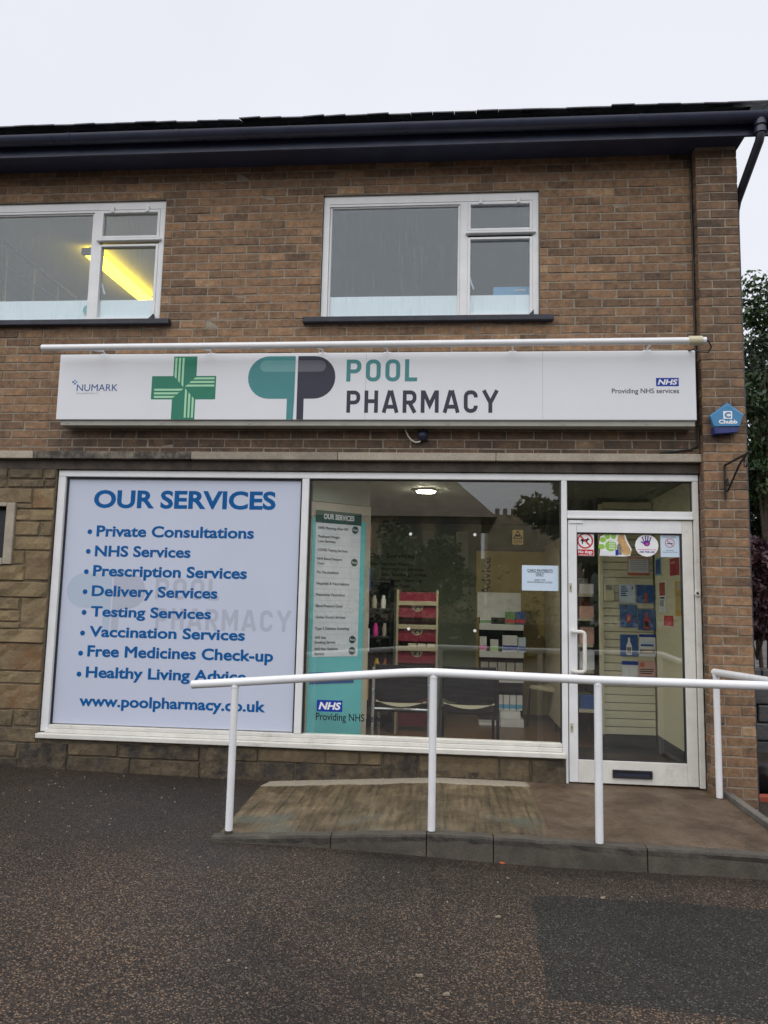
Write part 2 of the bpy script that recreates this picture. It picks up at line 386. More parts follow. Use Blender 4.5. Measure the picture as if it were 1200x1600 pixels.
# lettering -----------------------------------------------------------
_TX = {}
def textmesh(s, bold=0.0, shear=0.0):
    c = bpy.data.curves.new('t', 'FONT'); c.body = s; c.offset = bold; c.shear = shear; c.resolution_u = 4
    o = bpy.data.objects.new('t', c); me = bpy.data.meshes.new_from_object(o)
    v = [tuple(p.co) for p in me.vertices]; f = [tuple(p.vertices) for p in me.polygons]
    bpy.data.objects.remove(o); bpy.data.curves.remove(c); bpy.data.meshes.remove(me)
    return v, f
def letters(s, x0, x1, zb, cap, y, mat, parent, bold=0.0, shear=0.0, name='lettering', M=None, rot=False):
    if bold and ('M' in s or 'W' in s):       # these glyphs fold under an outline offset: thicken them by overlaid copies
        v0, f0 = textmesh(s, 0.0, shear); v, f = [], []
        for k, (dx, dz) in enumerate(((0, 0), (bold, 0), (-bold, 0), (0, bold), (0, -bold), (.7*bold, .7*bold), (-.7*bold, -.7*bold), (-.7*bold, .7*bold), (.7*bold, -.7*bold))):
            n = len(v); v += [(p[0]+dx, p[1]+dz, k*.00005) for p in v0]; f += [tuple(i+n for i in q) for q in f0]
    else: v, f = textmesh(s, bold, shear)
    a = min(p[0] for p in v); b = max(p[0] for p in v); kx = (x1-x0)/(b-a); kz = cap/(.682+2*bold)
    mb = MB(); mb.add([(x0+(p[0]-a)*kx, y-p[2], zb+(p[1]+bold)*kz) for p in v], f)
    if rot: # upward-reading text: x0,x1 are z-limits, zb is the right-hand x of the baseline
        mb.v = [(zb-(q[2]-zb), y, q[0]) for q in mb.v]
    if M is not None: mb.xf(M)
    return build(name, mb, mat, parent)
def ptext(s, Y, xl, xr, yc, yb, mat, parent, bold=0.0, shear=0.0, dy=.0):
    x0, x1, z0, z1 = rect(xl, xr, yc, yb, Y)
    return letters(s, x0, x1, z0, z1-z0, Y-dy, mat, parent, bold, shear)
# condensed block capitals drawn as strokes ---------------------------
def ribbon(mb, path, w, X, Z, sc, y, closed=False):
    P = [np.array(p, float) for p in path]; n = len(P); L_, R_ = [], []
    for i in range(n):
        a = P[i-1] if (i or closed) else None; c = P[(i+1) % n] if (i < n-1 or closed) else None
        d1 = None if a is None else (P[i]-a)/np.linalg.norm(P[i]-a); d2 = None if c is None else (c-P[i])/np.linalg.norm(c-P[i])
        if d1 is None: d1 = d2
        if d2 is None: d2 = d1
        n1 = np.array([-d1[1], d1[0]]); n2 = np.array([-d2[1], d2[0]]); m = n1+n2; m /= np.linalg.norm(m); k = w/2/max(.35, m@n1)
        L_.append(P[i]+m*k); R_.append(P[i]-m*k)
    vs = [(X+p[0]*sc[0], y, Z+p[1]*sc[1]) for p in L_+R_]
    mb.add(vs, [(i, (i+1) % n, (i+1) % n+n, i+n) for i in range(n if closed else n-1)])
def arc(cx, cy, r, a0, a1, n=6): return [(cx+r*math.cos(math.radians(a0+(a1-a0)*i/n)), cy+r*math.sin(math.radians(a0+(a1-a0)*i/n))) for i in range(n+1)]
W_ = .175; h_ = W_/2
def glyph(ch, wd):
    l, r, R = h_, wd-h_, .2
    if ch == 'O': return [(arc(r-R, 1-h_-R, R, 0, 90)+arc(l+R, 1-h_-R, R, 90, 180)+arc(l+R, h_+R, R, 180, 270)+arc(r-R, h_+R, R, 270, 360), True)]
    if ch == 'C': return [([(r, .68)]+arc(r-R, 1-h_-R, R, 0, 90)+arc(l+R, 1-h_-R, R, 90, 180)+arc(l+R, h_+R, R, 180, 270)+arc(r-R, h_+R, R, 270, 360)+[(r, .32)], False)]
    if ch in 'PR':
        q = .19; g = [([(l, 0), (l, 1)], False), ([(W_, 1-h_)]+arc(r-q, 1-h_-q, q, 90, 0)+arc(r-q, .46+q, q, 0, -90)+[(W_, .46)], False)]
        if ch == 'R': g.append(([(wd*.52, .42), (r+.02, 0)], False))
        return g
    if ch == 'L': return [([(l, 1), (l, h_), (wd, h_)], False)]
    if ch == 'H': return [([(l, 0), (l, 1)], False), ([(r, 0), (r, 1)], False), ([(W_, .52), (wd-W_, .52)], False)]
    if ch == 'A': return [([(.07, 0), (wd/2-.03, 1)], False), ([(wd-.07, 0), (wd/2+.03, 1)], False), ([(.2, .27), (wd-.2, .27)], False)]
    if ch == 'M': return [([(l, 0), (l, 1)], False), ([(r, 0), (r, 1)], False), ([(l+.03, .96), (wd/2, .34), (r-.03, .96)], False)]
    if ch == 'Y': return [([(.07, 1), (wd/2, .44), (wd-.07, 1)], False), ([(wd/2, 0), (wd/2, .46)], False)]
def block(s, x0, x1, z0, z1, y, mat, parent):
    wd = {'M': .82, 'A': .74, 'Y': .74, 'L': .52}; gap = .2; tot = sum(wd.get(c, .63) for c in s)+gap*(len(s)-1)
    mb = MB(); sx = (x1-x0)/tot; x = x0; k = 0
    for c in s:
        for path, cl in glyph(c, wd.get(c, .63)):
            ribbon(mb, path, W_, x, z0, (sx, z1-z0), y-k*.00025, cl); k = (k+1) % 3
        x += (wd.get(c, .63)+gap)*sx
    return build('lettering', mb, mat, parent)
def pillhalf(side, x_out, x_in, z0, z1, leg0, leg1, zl, r):
    if side < 0: p = [(x_in, z1)]+[(x_out+r-r*math.sin(a), z1-r*1.0+r*math.cos(a)) for a in np.linspace(0, math.pi/2, 8)]+[(x_out+r-r*math.cos(a), z0+r-r*math.sin(a)) for a in np.linspace(0, math.pi/2, 8)]+[(leg0, z0), (leg0, zl), (leg1, zl), (x_in, z0)]
    else: p = [(x_in, z1), (x_in, z0), (leg0, zl), (leg1, zl), (leg1, z0)]+[(x_out-r+r*math.sin(a), z0+r-r*math.cos(a)) for a in np.linspace(0, math.pi/2, 8)]+[(x_out-r+r*math.cos(a), z1-r+r*math.sin(a)) for a in np.linspace(0, math.pi/2, 8)]
    return p
def flat(name, pts, y, mat, parent):
    mb = MB(); mb.add([(x, y, z) for x, z in pts], [tuple(range(len(pts)))]); return build(name, mb, mat, parent)
def px2(pts, Y): return [(at(x, y, Y)[0], at(x, y, Y)[2]) for x, y in pts]

# ================================================================== ground
def gz(X, Y):
    Xc = max(-6, min(4, X)); Yc = max(-20, Y)
    return -.095-.012*Xc+(.033*min(0, max(Yc, -1.5))+.019*min(0, Yc+1.5))
def sheet(name, XS, YS, zf, mat, parent=None, **k):
    mb = MB(); n = len(YS)
    mb.add([(x, y, zf(x, y)) for x in XS for y in YS], [(i*n+j, (i+1)*n+j, (i+1)*n+j+1, i*n+j+1) for i in range(len(XS)-1) for j in range(n-1)])
    return build(name, mb, mat, parent, **k)
def und(x, y): return .006*math.sin(1.7*x+.4)*math.sin(1.3*y+.9)+.004*math.sin(3.1*x-2.2*y)
xs = [-200, -60, -20, -8]+list(np.arange(-6, 4.01, .25))+[6, 20, 60, 200]
ys = [-200, -80, -30, -12]+list(np.arange(-8, .01, .25))+[2, 8, 30, 200]
sheet('ground', xs, ys, lambda x, y: gz(x, y)+(und(x, y)*min(1, max(0, -y)) if -7 < x < 5 and y > -9 else 0), 'asphalt', smooth=True, kind='structure')
# darker tarmac repair on the right
q = [(806, 1389), (1200, 1417), (1200, 1602), (838, 1566)]
c4 = [atz(px, py, gz(*atz(px, py, -.17)[:2])) for px, py in q]
c4[1] = c4[0]+(c4[1]-c4[0])*1.9; c4[2] = c4[3]+(c4[2]-c4[3])*1.9
mb = MB(); G = 14
for i in range(G+1):
    for j in range(G+1):
        u, v_ = i/G, j/G; p = (c4[0]*(1-u)+c4[1]*u)*(1-v_)+(c4[3]*(1-u)+c4[2]*u)*v_
        if i in (0, G) or j in (0, G): p = p+RNG.normal(0, .008, 3)
        mb.v.append((p[0], p[1], gz(p[0], p[1])+und(p[0], p[1])*min(1, max(0, -p[1]))+(.004 if 0 < i < G and 0 < j < G else -.003)))
mb.f = [(i*(G+1)+j, i*(G+1)+j+1, (i+1)*(G+1)+j+1, (i+1)*(G+1)+j) for i in range(G) for j in range(G)]
mb.f = [f[::-1] for f in mb.f]
build('pavement_patch', mb, 'asphalt_patch', kind='structure', smooth=True)
# ------------------------------------------------------------------ concrete ramp and landing
def rz(X, Y):
    hi = .004+.015*Y-.012*max(0, X-.2); lo = -.083+.018*Y
    return hi if X > -.1 else lo+(hi-lo)*max(0, (X+1.5)/1.4)
RX0, RX1, RYF = -1.47, 2.03, -1.44
ramp_ = thing('concrete_ramp', (.3, -.7, -.1), None, None, kind='structure')
mb = MB(); NXR = 480; XS = [.62*i/400 for i in range(401)]+[.62+.38*i/80 for i in range(1, 81)]; YS = list(np.linspace(.05, RYF, 19)); n = len(YS)
def rx(u, y): return (RX0+.04*(y/RYF))*(1-u)+RX1*u
yf = lambda X: RYF-.02*(X+1.4)
top = [(rx(u, y), y*(yf(rx(u, y))+.085)/RYF if y < 0 else y) for u in XS for y in YS]
def ridge(x, y):        # hand-tamped ridges across the left bay, worn away near the edges
    if x > .62: return 0.
    ph = x/.058+.35*math.sin(3.1*x+2*y)+.2*math.sin(11*x)
    wear = .35+.65*max(0, math.sin(2.1*x+1.9)*math.sin(2.6*y+.4)+.55)
    env = max(0, min(1, (-y-.16)/.12))*max(0, min(1, (1.25+y)/.25))*max(0, min(1, (x+1.25)/.3))
    return .015*abs(math.sin(math.pi*ph))*env*min(1, wear)
mb.add([(x, y, rz(x, y)+.002*math.sin(9*x)*math.sin(7*y)+ridge(x, y)) for x, y in top], [(i*n+j, i*n+j+1, (i+1)*n+j+1, (i+1)*n+j)[::-1] for i in range(NXR) for j in range(n-1)])
m0 = len(mb.v)
sd = [top[j] for j in range(n)]              # thin left edge, right edge
mb.add([(x, y, rz(x, y)) for x, y in sd]+[(x, y, -.3) for x, y in sd], [(j, j+1, j+1+n, j+n) for j in range(n-1)])
sd = [top[NXR*n+j] for j in range(n)]
mb.add([(x, y, rz(x, y)) for x, y in sd]+[(x, y, -.3) for x, y in sd], [(j, j+1, j+1+n, j+n)[::-1] for j in range(n-1)])
build('slab', mb, 'concrete', ramp_)
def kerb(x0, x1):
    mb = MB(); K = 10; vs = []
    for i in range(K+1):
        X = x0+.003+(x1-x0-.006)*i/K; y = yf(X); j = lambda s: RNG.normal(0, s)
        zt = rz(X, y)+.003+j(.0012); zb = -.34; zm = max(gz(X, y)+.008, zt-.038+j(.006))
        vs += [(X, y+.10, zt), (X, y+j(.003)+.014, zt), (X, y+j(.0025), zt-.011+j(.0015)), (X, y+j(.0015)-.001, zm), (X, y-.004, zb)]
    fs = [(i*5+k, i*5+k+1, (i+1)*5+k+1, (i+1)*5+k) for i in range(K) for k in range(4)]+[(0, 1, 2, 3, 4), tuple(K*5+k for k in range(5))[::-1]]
    mb.add(vs, fs); mb.a = {'tone': [.55+random.uniform(-.1, .1)]*len(fs), 'soot': [(.45, 1.0, 1.0, .42)[i % 4] if i < 4*K else .8 for i in range(len(fs))]}; build('kerb', mb, 'kerb_concrete', ramp_)  # upper bands darkened in colour: mould plus the shadow line under the edge
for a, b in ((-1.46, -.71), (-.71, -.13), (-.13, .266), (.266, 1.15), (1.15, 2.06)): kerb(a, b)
e0 = np.array([2.035, -.12]); e1 = np.array([2.05, -1.46])
mb = MB(); mb.add([(e0[0], e0[1], .02), (e0[0]+.055, e0[1], .018), (e1[0]+.06, e1[1], -.012), (e1[0], e1[1], -.012), (e0[0], e0[1], -.3), (e0[0]+.055, e0[1], -.3), (e1[0]+.06, e1[1], -.35), (e1[0], e1[1], -.35)],
    [(0, 3, 2, 1), (0, 4, 7, 3), (1, 2, 6, 5), (3, 7, 6, 2), (0, 1, 5, 4)])
build('edging', mb, 'kerb_stone', ramp_, bev=.006)

# ================================================================== building
shop = thing('shop_building', (-1.6, .1, -.1), 'two-storey brown brick shop building with white shopfront and dark eaves', 'building')
WZ0, WZ1 = 3.760, 4.883
WINS = [(-4.429, -2.568), (-1.152, .709)]
XL, XR, XP = -5.6, 2.30, 1.970
TOPZ = 5.19
# ---- mortar backing with openings
mb = MB(); yb0, yb1 = .0045, .25
def wallbox(x0, x1, z0, z1): mb.box(x0, x1, yb0, yb1, z0, z1)
wallbox(XL, XP, 2.50, WZ0-.04); wallbox(XL, XP, WZ1, TOPZ)
wallbox(XL, WINS[0][0], WZ0-.04, WZ1); wallbox(WINS[0][1], WINS[1][0], WZ0-.04, WZ1); wallbox(WINS[1][1], XP, WZ0-.04, WZ1)
brick_wall = build('brick_wall', mb, 'mortar', shop)
mb = MB(); mb.box(XP+.0045, XR-.0045, -.0955, .25, -.35, TOPZ); mb.box(XR-.25, XR-.0045, .25, 7, -.35, TOPZ)
brick_pier = build('brick_pier', mb, 'mortar', shop)
mb = MB(); mb.box(XL, XP-.3, 6.75, 7, -.35, TOPZ); mb.box(XL, XL+.2, .26, 6.74, -.35, TOPZ)
build('rear_wall', mb, 'weathered_band', shop)

# ---- bricks: every one its own block; the 300 that show largest are parts, the rest one part
def brick_geo(mb, x0, x1, z0, z1, yf_, depth=.012, tone=.5, soot=0., rough=1.):
    j = lambda s: random.gauss(0, s*rough); b = .0035
    o = [(x0+j(.0012), z0+j(.0012)), (x1+j(.0012), z0+j(.0012)), (x1+j(.0012), z1+j(.0012)), (x0+j(.0012), z1+j(.0012))]
    f = yf_+j(.0012); t1, t2 = j(.0012), j(.0012)
    inn = [(o[0][0]+b, o[0][1]+b), (o[1][0]-b, o[1][1]+b), (o[2][0]-b, o[2][1]-b), (o[3][0]+b, o[3][1]-b)]
    vs = [(p[0], yf_+depth, p[1]) for p in o]+[(p[0], yf_+.0028, p[1]) for p in o]+[(p[0], f+(t1 if i in (0, 3) else -t1)+(t2 if i < 2 else -t2), p[1]) for i, p in enumerate(inn)]
    fs = [(8, 9, 10, 11)]+[(4+i, 4+(i+1) % 4, 8+(i+1) % 4, 8+i) for i in range(4)]+[(i, (i+1) % 4, 4+(i+1) % 4, 4+i) for i in range(4)]
    mb.add(vs, fs, tone=tone, soot=soot)
BR = []   # (area, maker, parent)
def visarea(x, y, z, a):
    wv = np.array([x, y, z])-CAMP; d = wv@FW; px = 600+FPX*(wv@RT)/d; py = 800-FPX*(wv@UP)/d
    return a/d**2 if (-10 < px < 1210 and 0 < py < 1600) else a/d**2*.01
def tone_at(x, z, region):
    t = random.gauss(.50, .10)
    if random.random() < .06: t = random.uniform(.2, .32)
    if random.random() < .12: t += .15
    return min(.98, max(.02, t))
C0 = 5.033
k = 0
z = C0+.075*2
while z > 2.55:
    z1, z0 = z-.0055, z-.075+.0055
    off = (.1125 if k % 2 else 0)+.035+random.uniform(-.006, .006)
    x = XL-.3+off
    while x < XP:
        x0, x1 = x+.0055, x+.225-.0055
        jx = random.uniform(-.003, .003); x0 += jx; x1 += jx
        spans = [(max(x0, XL), min(x1, XP-.002))]
        zc = (z0+z1)/2
        for wl, wr in WINS:
            if z1 > WZ0+.001 and z0 < WZ1-.004:
                ns = []
                for a, b in spans:
                    if b <= wl-.004 or a >= wr+.004: ns.append((a, b)); continue
                    if a < wl-.03: ns.append((a, wl-.004))
                    if b > wr+.03: ns.append((wr+.004, b))
                spans = ns
        for a, b in spans:
            if b-a < .03: continue
            za, zb = z0, z1
            if zb > TOPZ: zb = TOPZ
            if za < 2.589: za = 2.589
            if zb-za < .015: continue
            xm = (a+b)/2
            if -3.25 < xm < 1.8 and 2.92 < zc < 3.32: continue      # wholly behind the sign box
            soot = 0.
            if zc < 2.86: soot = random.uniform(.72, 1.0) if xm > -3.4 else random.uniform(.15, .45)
            elif zc > 4.95: soot = random.uniform(.1, .4)
            else: soot = max(0, min(.5, .06+.24*math.sin(1.9*xm+.8*zc+1)*math.sin(2.3*zc-.7*xm)+random.gauss(0, .07)))
            if -2.5 < xm < -2.3 and random.random() < .4: soot = max(soot, .5)
            tn = tone_at(xm, zc, 0)
            BR.append((visarea(xm, 0, zc, (b-a)*(zb-za)), (a, b, za, zb, 0., .012, tn, soot), 'w', None))
        x += .225
    z -= .075; k += 1
# pier: front face stretcher+half alternating, left and right returns
P0 = 4.614
kk = 0; z = P0+.075*7
while z > -.2:
    z1, z0 = min(z-.0055, TOPZ), z-.075+.0055
    if z1-z0 > .02:
        cut = XP+.2225 if kk % 2 == 0 else XP+.1075
        zc = (z0+z1)/2
        for a, b in ((XP, cut-.005), (cut+.005, XR)):
            tn = tone_at(a, zc, 1)+(.06 if zc < 2 else -.10); soot = random.uniform(.15, .55) if zc > 3.2 else (random.uniform(0, .3) if random.random() < .5 else 0)
            if zc < .15: soot = max(soot, random.uniform(.3, .6))
            tn = min(.98, max(.02, tn))
            BR.append((visarea((a+b)/2, -.1, zc, (b-a)*(z1-z0)), (a, b, z0, z1, -.1, .02, tn, soot), 'p', None))
        # left return (faces -X): half brick deep, seen in the reveal
        BR.append((visarea(XP, -.05, zc, .02*(z1-z0)), (-.075 if kk % 2 else -.078, .005, z0, z1, 0, .012, min(.98, max(.02, tone_at(0, 0, 1)-.12)), .3), 'p', 'L'))
        if kk % 2: BR.append((0, (.015, .20, z0, z1, 0, .012, tone_at(0, 0, 1), .2), 'p', 'L'))
        y = -.08 if kk % 2 else -.08-.11
        while y < 1.6:
            a, b = max(y+.005, -.082), y+.22
            if b-a > .03: BR.append((0, (a, b, z0, z1, 0, .012, tone_at(0, 0, 1), .2), 'p', 'R'))
            y += .225
    z -= .075; kk += 1
BR.sort(key=lambda t: -t[0])
def emit_brick(mb, spec, side):
    n = len(mb.v); brick_geo(mb, *spec[:4], spec[4], spec[5], spec[6], spec[7])
    if side:
        for i in range(n, len(mb.v)):
            u, y, zz = mb.v[i]
            mb.v[i] = (XP+y, -u, zz) if False else ((XP+y, u, zz) if side == 'L' else (XR-y, u, zz))
        if side == 'L': mb.f[-9:] = [f[::-1] for f in mb.f[-9:]]
for i, (a, spec, reg, side) in enumerate(BR[:300]):
    m_ = MB(); emit_brick(m_, spec, side); build('brick', m_, 'brick', brick_wall if reg == 'w' else brick_pier)
for reg, par in (('w', brick_wall), ('p', brick_pier)):
    m_ = MB()
    for a, spec, r_, side in BR[300:]:
        if r_ == reg: emit_brick(m_, spec, side)
    build('bricks', m_, 'brick', par, kind='stuff')

# ---- stone walling on the left and the plinth under the shopfront
mb = MB()
sx0, sx1, sz0, sz1 = rect(-40, 13, 792, 872, .03)
mb.box(XL, -3.395, .004, .25, 2.40-.02, 2.49); mb.box(XL, -3.395, .004, .25, -.35, sz0); mb.box(XL, -3.395, .004, .25, sz1, 2.378)
mb.box(sx1, -3.395, .004, .25, sz0, sz1); mb.box(XL, sx0, .004, .25, sz0, sz1)
stone_wall = build('stone_wall', mb, 'stone_mortar', shop)
mb = MB(); mb.box(-3.393, .905, .006, .25, -.35, .185); plinth = build('plinth', mb, 'stone_mortar', shop)
def stone(par, x0, x1, z0, z1, yf_=-.0, proud=.011, tone=.5, rust=0., soot=0., rough=1.):
    nx, nz = max(4, int((x1-x0)/.032)), max(4, int((z1-z0)/.032)); nx, nz = min(nx, 14), min(nz, 9)
    ph = random.uniform(0, 50); vs = []; ea, eb = min(.3, .007/(x1-x0)), min(.3, .007/(z1-z0))
    gu = [0.]+[ea+(1-2*ea)*i/(nx-2) for i in range(nx-1)]+[1.]; gv = [0.]+[eb+(1-2*eb)*j/(nz-2) for j in range(nz-1)]+[1.]
    for i in range(nx+1):
        for j in range(nz+1):
            u, v_ = gu[i], gv[j]; ed = i in (0, nx) or j in (0, nz)
            X = x0+(x1-x0)*u+(0 if i in (0, 1, nx-1, nx) else random.gauss(0, .003)); Z = z0+(z1-z0)*v_+(0 if j in (0, 1, nz-1, nz) else random.gauss(0, .003))
            if ed: X += random.gauss(0, .0018); Z += random.gauss(0, .0018)
            y = yf_+(.003 if ed else -proud*rough*(.7+1.1*mnoise.fractal(Vector((X*9+ph, ph, Z*14)), .9, 2.2, 4)))
            vs.append((X, y, Z))
    n = nz+1; fs = [(i*n+j, (i+1)*n+j, (i+1)*n+j+1, i*n+j+1) for i in range(nx) for j in range(nz)]
    ring_ = [i*n for i in range(nx+1)]+[nx*n+j for j in range(1, n)]+[i*n+nz for i in range(nx-1, -1, -1)]+[j for j in range(nz-1, 0, -1)]
    m0 = len(vs); vs += [(vs[i][0], .02, vs[i][2]) for i in ring_]; R = len(ring_)
    fs += [(ring_[(i+1) % R], ring_[i], m0+i, m0+(i+1) % R) for i in range(R)]
    build('stone', MB().add(vs, fs, tone=tone, rust=rust, soot=soot), 'sandstone', par)
def pstone(par, xl, xr, yt, yb, **k):
    x0, x1, z0, z1 = rect(xl, xr, yt, yb, 0.); g = .003
    if x1 > -3.40 and par is stone_wall: x1 = -3.398
    stone(par, x0+g, x1-g, z0+g, z1-g, tone=random.uniform(.35, .75), **k)
S = [(-60, 12.5, 731, 762), (14, 68, 732, 748), (69, 94, 732, 749), (12.5, 70, 749, 762), (70.5, 92, 750, 762),
     (-50, 51, 762.5, 786), (51.5, 91, 763, 795), (26, 51, 787, 795), (25, 89, 796, 814), (23, 61, 815, 837), (62, 87, 815, 838), (20, 85, 838.5, 860),
     (17, 38.5, 860.5, 881.5), (39, 83, 860.5, 907), (-50, 38, 882, 907), (-70, 81, 908, 933), (-60, 31, 933.5, 952), (32, 78, 934, 982), (-60, 31, 953, 970.5), (-60, 31, 971, 981.5),
     (-60, 75, 982.5, 1004), (-60, 72, 1004.5, 1047.5), (-60, 69, 1048, 1067), (-60, 66, 1067.5, 1107.5), (-60, 20.5, 1108, 1134), (21, 64, 1108, 1134.5), (-70, 62, 1135, 1158.5)]
for i, s_ in enumerate(S):
    pstone(stone_wall, *s_, rust=1. if i in (6, 21, 23) else (.4 if i == 13 else 0), soot=.75 if i < 5 else (.7 if i >= 24 else (.35 if i in (12, 22) else .1)), rough=1.7 if i in (15, 20, 14) else 1.)
# further stones beyond the picture's left edge
for zz, hh in [(-.1, .16), (.07, .2), (.28, .22), (.51, .24), (.76, .2), (.97, .22), (1.2, .22), (1.43, .25), (1.69, .22), (1.92, .24), (2.17, .2)]:
    x = XL
    while x < -4.32:
        wd = random.uniform(.3, .5)
        if not (zz+hh > sz0-.08 and zz < sz1+.08 and x+wd > sx0-.08) and x+wd < -4.02: stone(stone_wall, x+.004, x+wd-.004, zz+.004, zz+hh-.004, tone=random.uniform(.3, .7), soot=.2)
        x += wd
# small stone-framed window in the stone wall
sw = bx('stone_window', 'church_glass', shop, sx0, sx1, .14, .15, sz0, sz1, bev=0)
fo = rect(-48, 21, 785, 881, -.02)
mb = MB(); mb.box(sx1, fo[1], -.03, .1, fo[2], fo[3]); mb.box(sx0, sx1-.001, -.032, .1, sz1, fo[3]+.001); mb.box(sx0, sx1-.001, -.034, .1, fo[2]-.004, sz0); mb.box(fo[0], sx0-.001, -.03, .1, fo[2], fo[3])
mb.a = {'tone': [.65]*len(mb.f)}
build('surround', mb, 'ledge_stone', sw, bev=.005)
bx('sash', 'frame_edge', sw, sx1-.03, sx1-.002, .08, .13, sz0+.002, sz1-.002)
# plinth stones
PL = [(-70, 26, 1160, 1181, .5), (-70, 27, 1182, 1203, .7), (28, 105, 1160.5, 1212, .75), (106, 184, 1161, 1181.5, .45), (106, 203, 1182, 1214, .6), (184.5, 312, 1164, 1187, .9), (204, 312, 1187.5, 1216, .55), (312.5, 366, 1164, 1220, .9), (367, 403, 1168, 1190, .9), (404, 508, 1169, 1192, .35),
      (367, 460, 1191, 1222, .7), (461, 597, 1194, 1224, .8), (509, 562, 1171, 1195, .3), (563, 597, 1174, 1196, .25), (598, 653, 1175, 1222, .7), (654, 780, 1176, 1204, .3), (781, 828, 1181, 1207, .35), (654, 728, 1202, 1224, .75), (729, 829, 1206, 1228, .65), (830, 884, 1184, 1230, .6)]
for xl, xr, yt, yb, st in PL:
    par = plinth if xl > 0 else stone_wall
    x0, x1, z0, z1 = rect(xl, xr, yt, yb, 0.); z0 = min(z0, .35); g = .004
    if xl < 0 or xl == 28: pass
    x1 = min(x1, .9)
    if z1 > .172 and xl > 20: z1 = .172
    stone(par, x0+g, x1-g, z0+g-(.06 if yb > 1203 else 0), z1-g, yf_=-.004, proud=.009, tone=random.uniform(.2, .5), soot=min(1, st*1.25+.12))

# ---- string course ledge, stained band under it
xj = [XL, -4.5, at(52, 709, -.05)[0], -2.2, -.95, .35, at(1097, 715, -.05)[0]]
for i in range(6):
    a, b = xj[i], xj[i+1]; so_ = (.15, .1, .95, .35, .15, .12)[i]
    mb = MB(); mb.box(a+.002, b-.002, -.055, .008, 2.523, 2.587); mb.a = {'tone': [(.9, .85, .5, .75, .85, .8)[i]]*6, 'soot': [so_]*6}
    build('ledge', mb, 'ledge_stone', shop, bev=.004)
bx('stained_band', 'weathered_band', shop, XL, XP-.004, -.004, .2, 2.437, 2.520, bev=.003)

# ---- upper windows
def upper_window(x0, x1, first):
    g = bx('window', 'white_paint', shop, x0+.004, x1-.004, .03, .1, WZ1-.075, WZ1-.004)      # head board carries the rest
    dx = x0-WINS[1][0]; Y = .035
    X = lambda px, py: at(px, py, Y)[0]+dx
    ml, mr = X(717, 420), X(732.5, 420); r1 = X(827.5, 430); l1 = X(516.5, 420)
    zt = at(775, 320, Y)[2]; zb = at(680, 496, Y)[2]; t1, t0 = at(780, 357, Y)[2], at(780, 372, Y)[2]; cz0 = at(780, 490, Y)[2]; ct = at(780, 374.5, Y)[2]
    zh = WZ1-.077
    mb = MB(); mb.box(x0+.005, l1-.02, .028, .1, WZ0+.002, zh); mb.box(r1+.025, x1-.005, .028, .1, WZ0+.002, zh); mb.box(l1-.0195, r1+.0245, .03, .1, WZ0+.002, zb-.012)
    mb.box(ml+.008, mr-.012, .032, .1, zb-.0115, zh-.001); mb.box(l1-.0195, ml+.0075, .031, .1, zt+.012, zh-.002); mb.box(mr-.0115, r1+.0245, .031, .1, zt+.022, zh-.002)
    build('frame', mb, 'white_paint', g, bev=.004)
    mb = MB()                                                       # fixed light beads
    for a, b, c, d in ((l1-.0185, l1, zb-.011, zt+.011), (ml-.011, ml+.0072, zb-.011, zt+.011)): mb.box(a, b, .044, .09, c, d)
    mb.box(l1+.0005, ml-.0115, .044, .09, zb-.011, zb); mb.box(l1+.0005, ml-.0115, .044, .09, zt, zt+.011)
    build('bead', mb, 'white_paint', g, bev=.003)
    for nm, c0_, c1_ in (('vent_sash', t1, zt), ('casement', cz0, ct)):
        a0, a1, b0, b1 = mr-.011, r1+.024, c0_-.022, c1_+.021; i0, i1 = mr+.012, r1
        mb = MB(); mb.box(a0, i0, .022, .08, b0, b1); mb.box(i1, a1, .022, .08, b0, b1); mb.box(i0+.0005, i1-.0005, .0215, .08, b0, c0_); mb.box(i0+.0005, i1-.0005, .0215, .08, c1_, b1)
        build(nm, mb, 'white_paint', g, bev=.004)
        build('pane', MB().box(i0-.004, i1+.004, .052, .056, c0_-.004, c1_+.004), 'upper_glass', g)
    mb = MB(); mb.box(mr-.03, x1-.03, -.004, .05, (t1+t0)/2-.012, (t1+t0)/2+.008); build('drip_rail', mb, 'white_paint', g, bev=.004)
    build('pane', MB().box(l1-.004, ml-.007, .058, .062, zb-.004, zt+.004), 'upper_glass', g)
    fz = at(640, 460.5, Y)[2]
    build('frosted_film', MB().box(l1, ml-.012, .066, .068, zb, fz), 'frost_film', g); build('frosted_film', MB().box(mr+.012, r1, .060, .062, cz0, fz-.004), 'frost_film', g)
    for px in (751, 810):
        xx = X(px, 316); bx('hinge', 'white_paint', g, xx-.014, xx+.014, .012, .03, zt+.005, zt+.06, bev=.002)
    xx = X(734, 433); build('stay', MB().tube([(xx-.004, .075, at(734, 431, .07)[2]), (xx+.012, .085, at(737, 440, .07)[2]), (xx+.035, .08, at(742, 451, .07)[2])], .007, 8), 'rail_white', g, smooth=True)
    sl_ = bx('sill', 'dark_timber', g, x0-.135, x1+.11, -.065, .04, WZ0-.052, WZ0-.004, bev=.006)
    build('corner_block', MB().prism([(x1-.10, WZ0), (x1-.05, WZ0), (x1-.05, WZ0+.055)], -.02, .02), 'dark_timber', g)
    # reveals so that the dark gap at the brick edge reads
    mb = MB(); mb.box(x0, x0+.003, .012, .2, WZ0, WZ1); mb.box(x1-.003, x1, .012, .2, WZ0, WZ1); build('reveal', mb, 'frame_edge', g)
    return g
for i, (a, b) in enumerate(WINS): upper_window(a, b, i == 0)

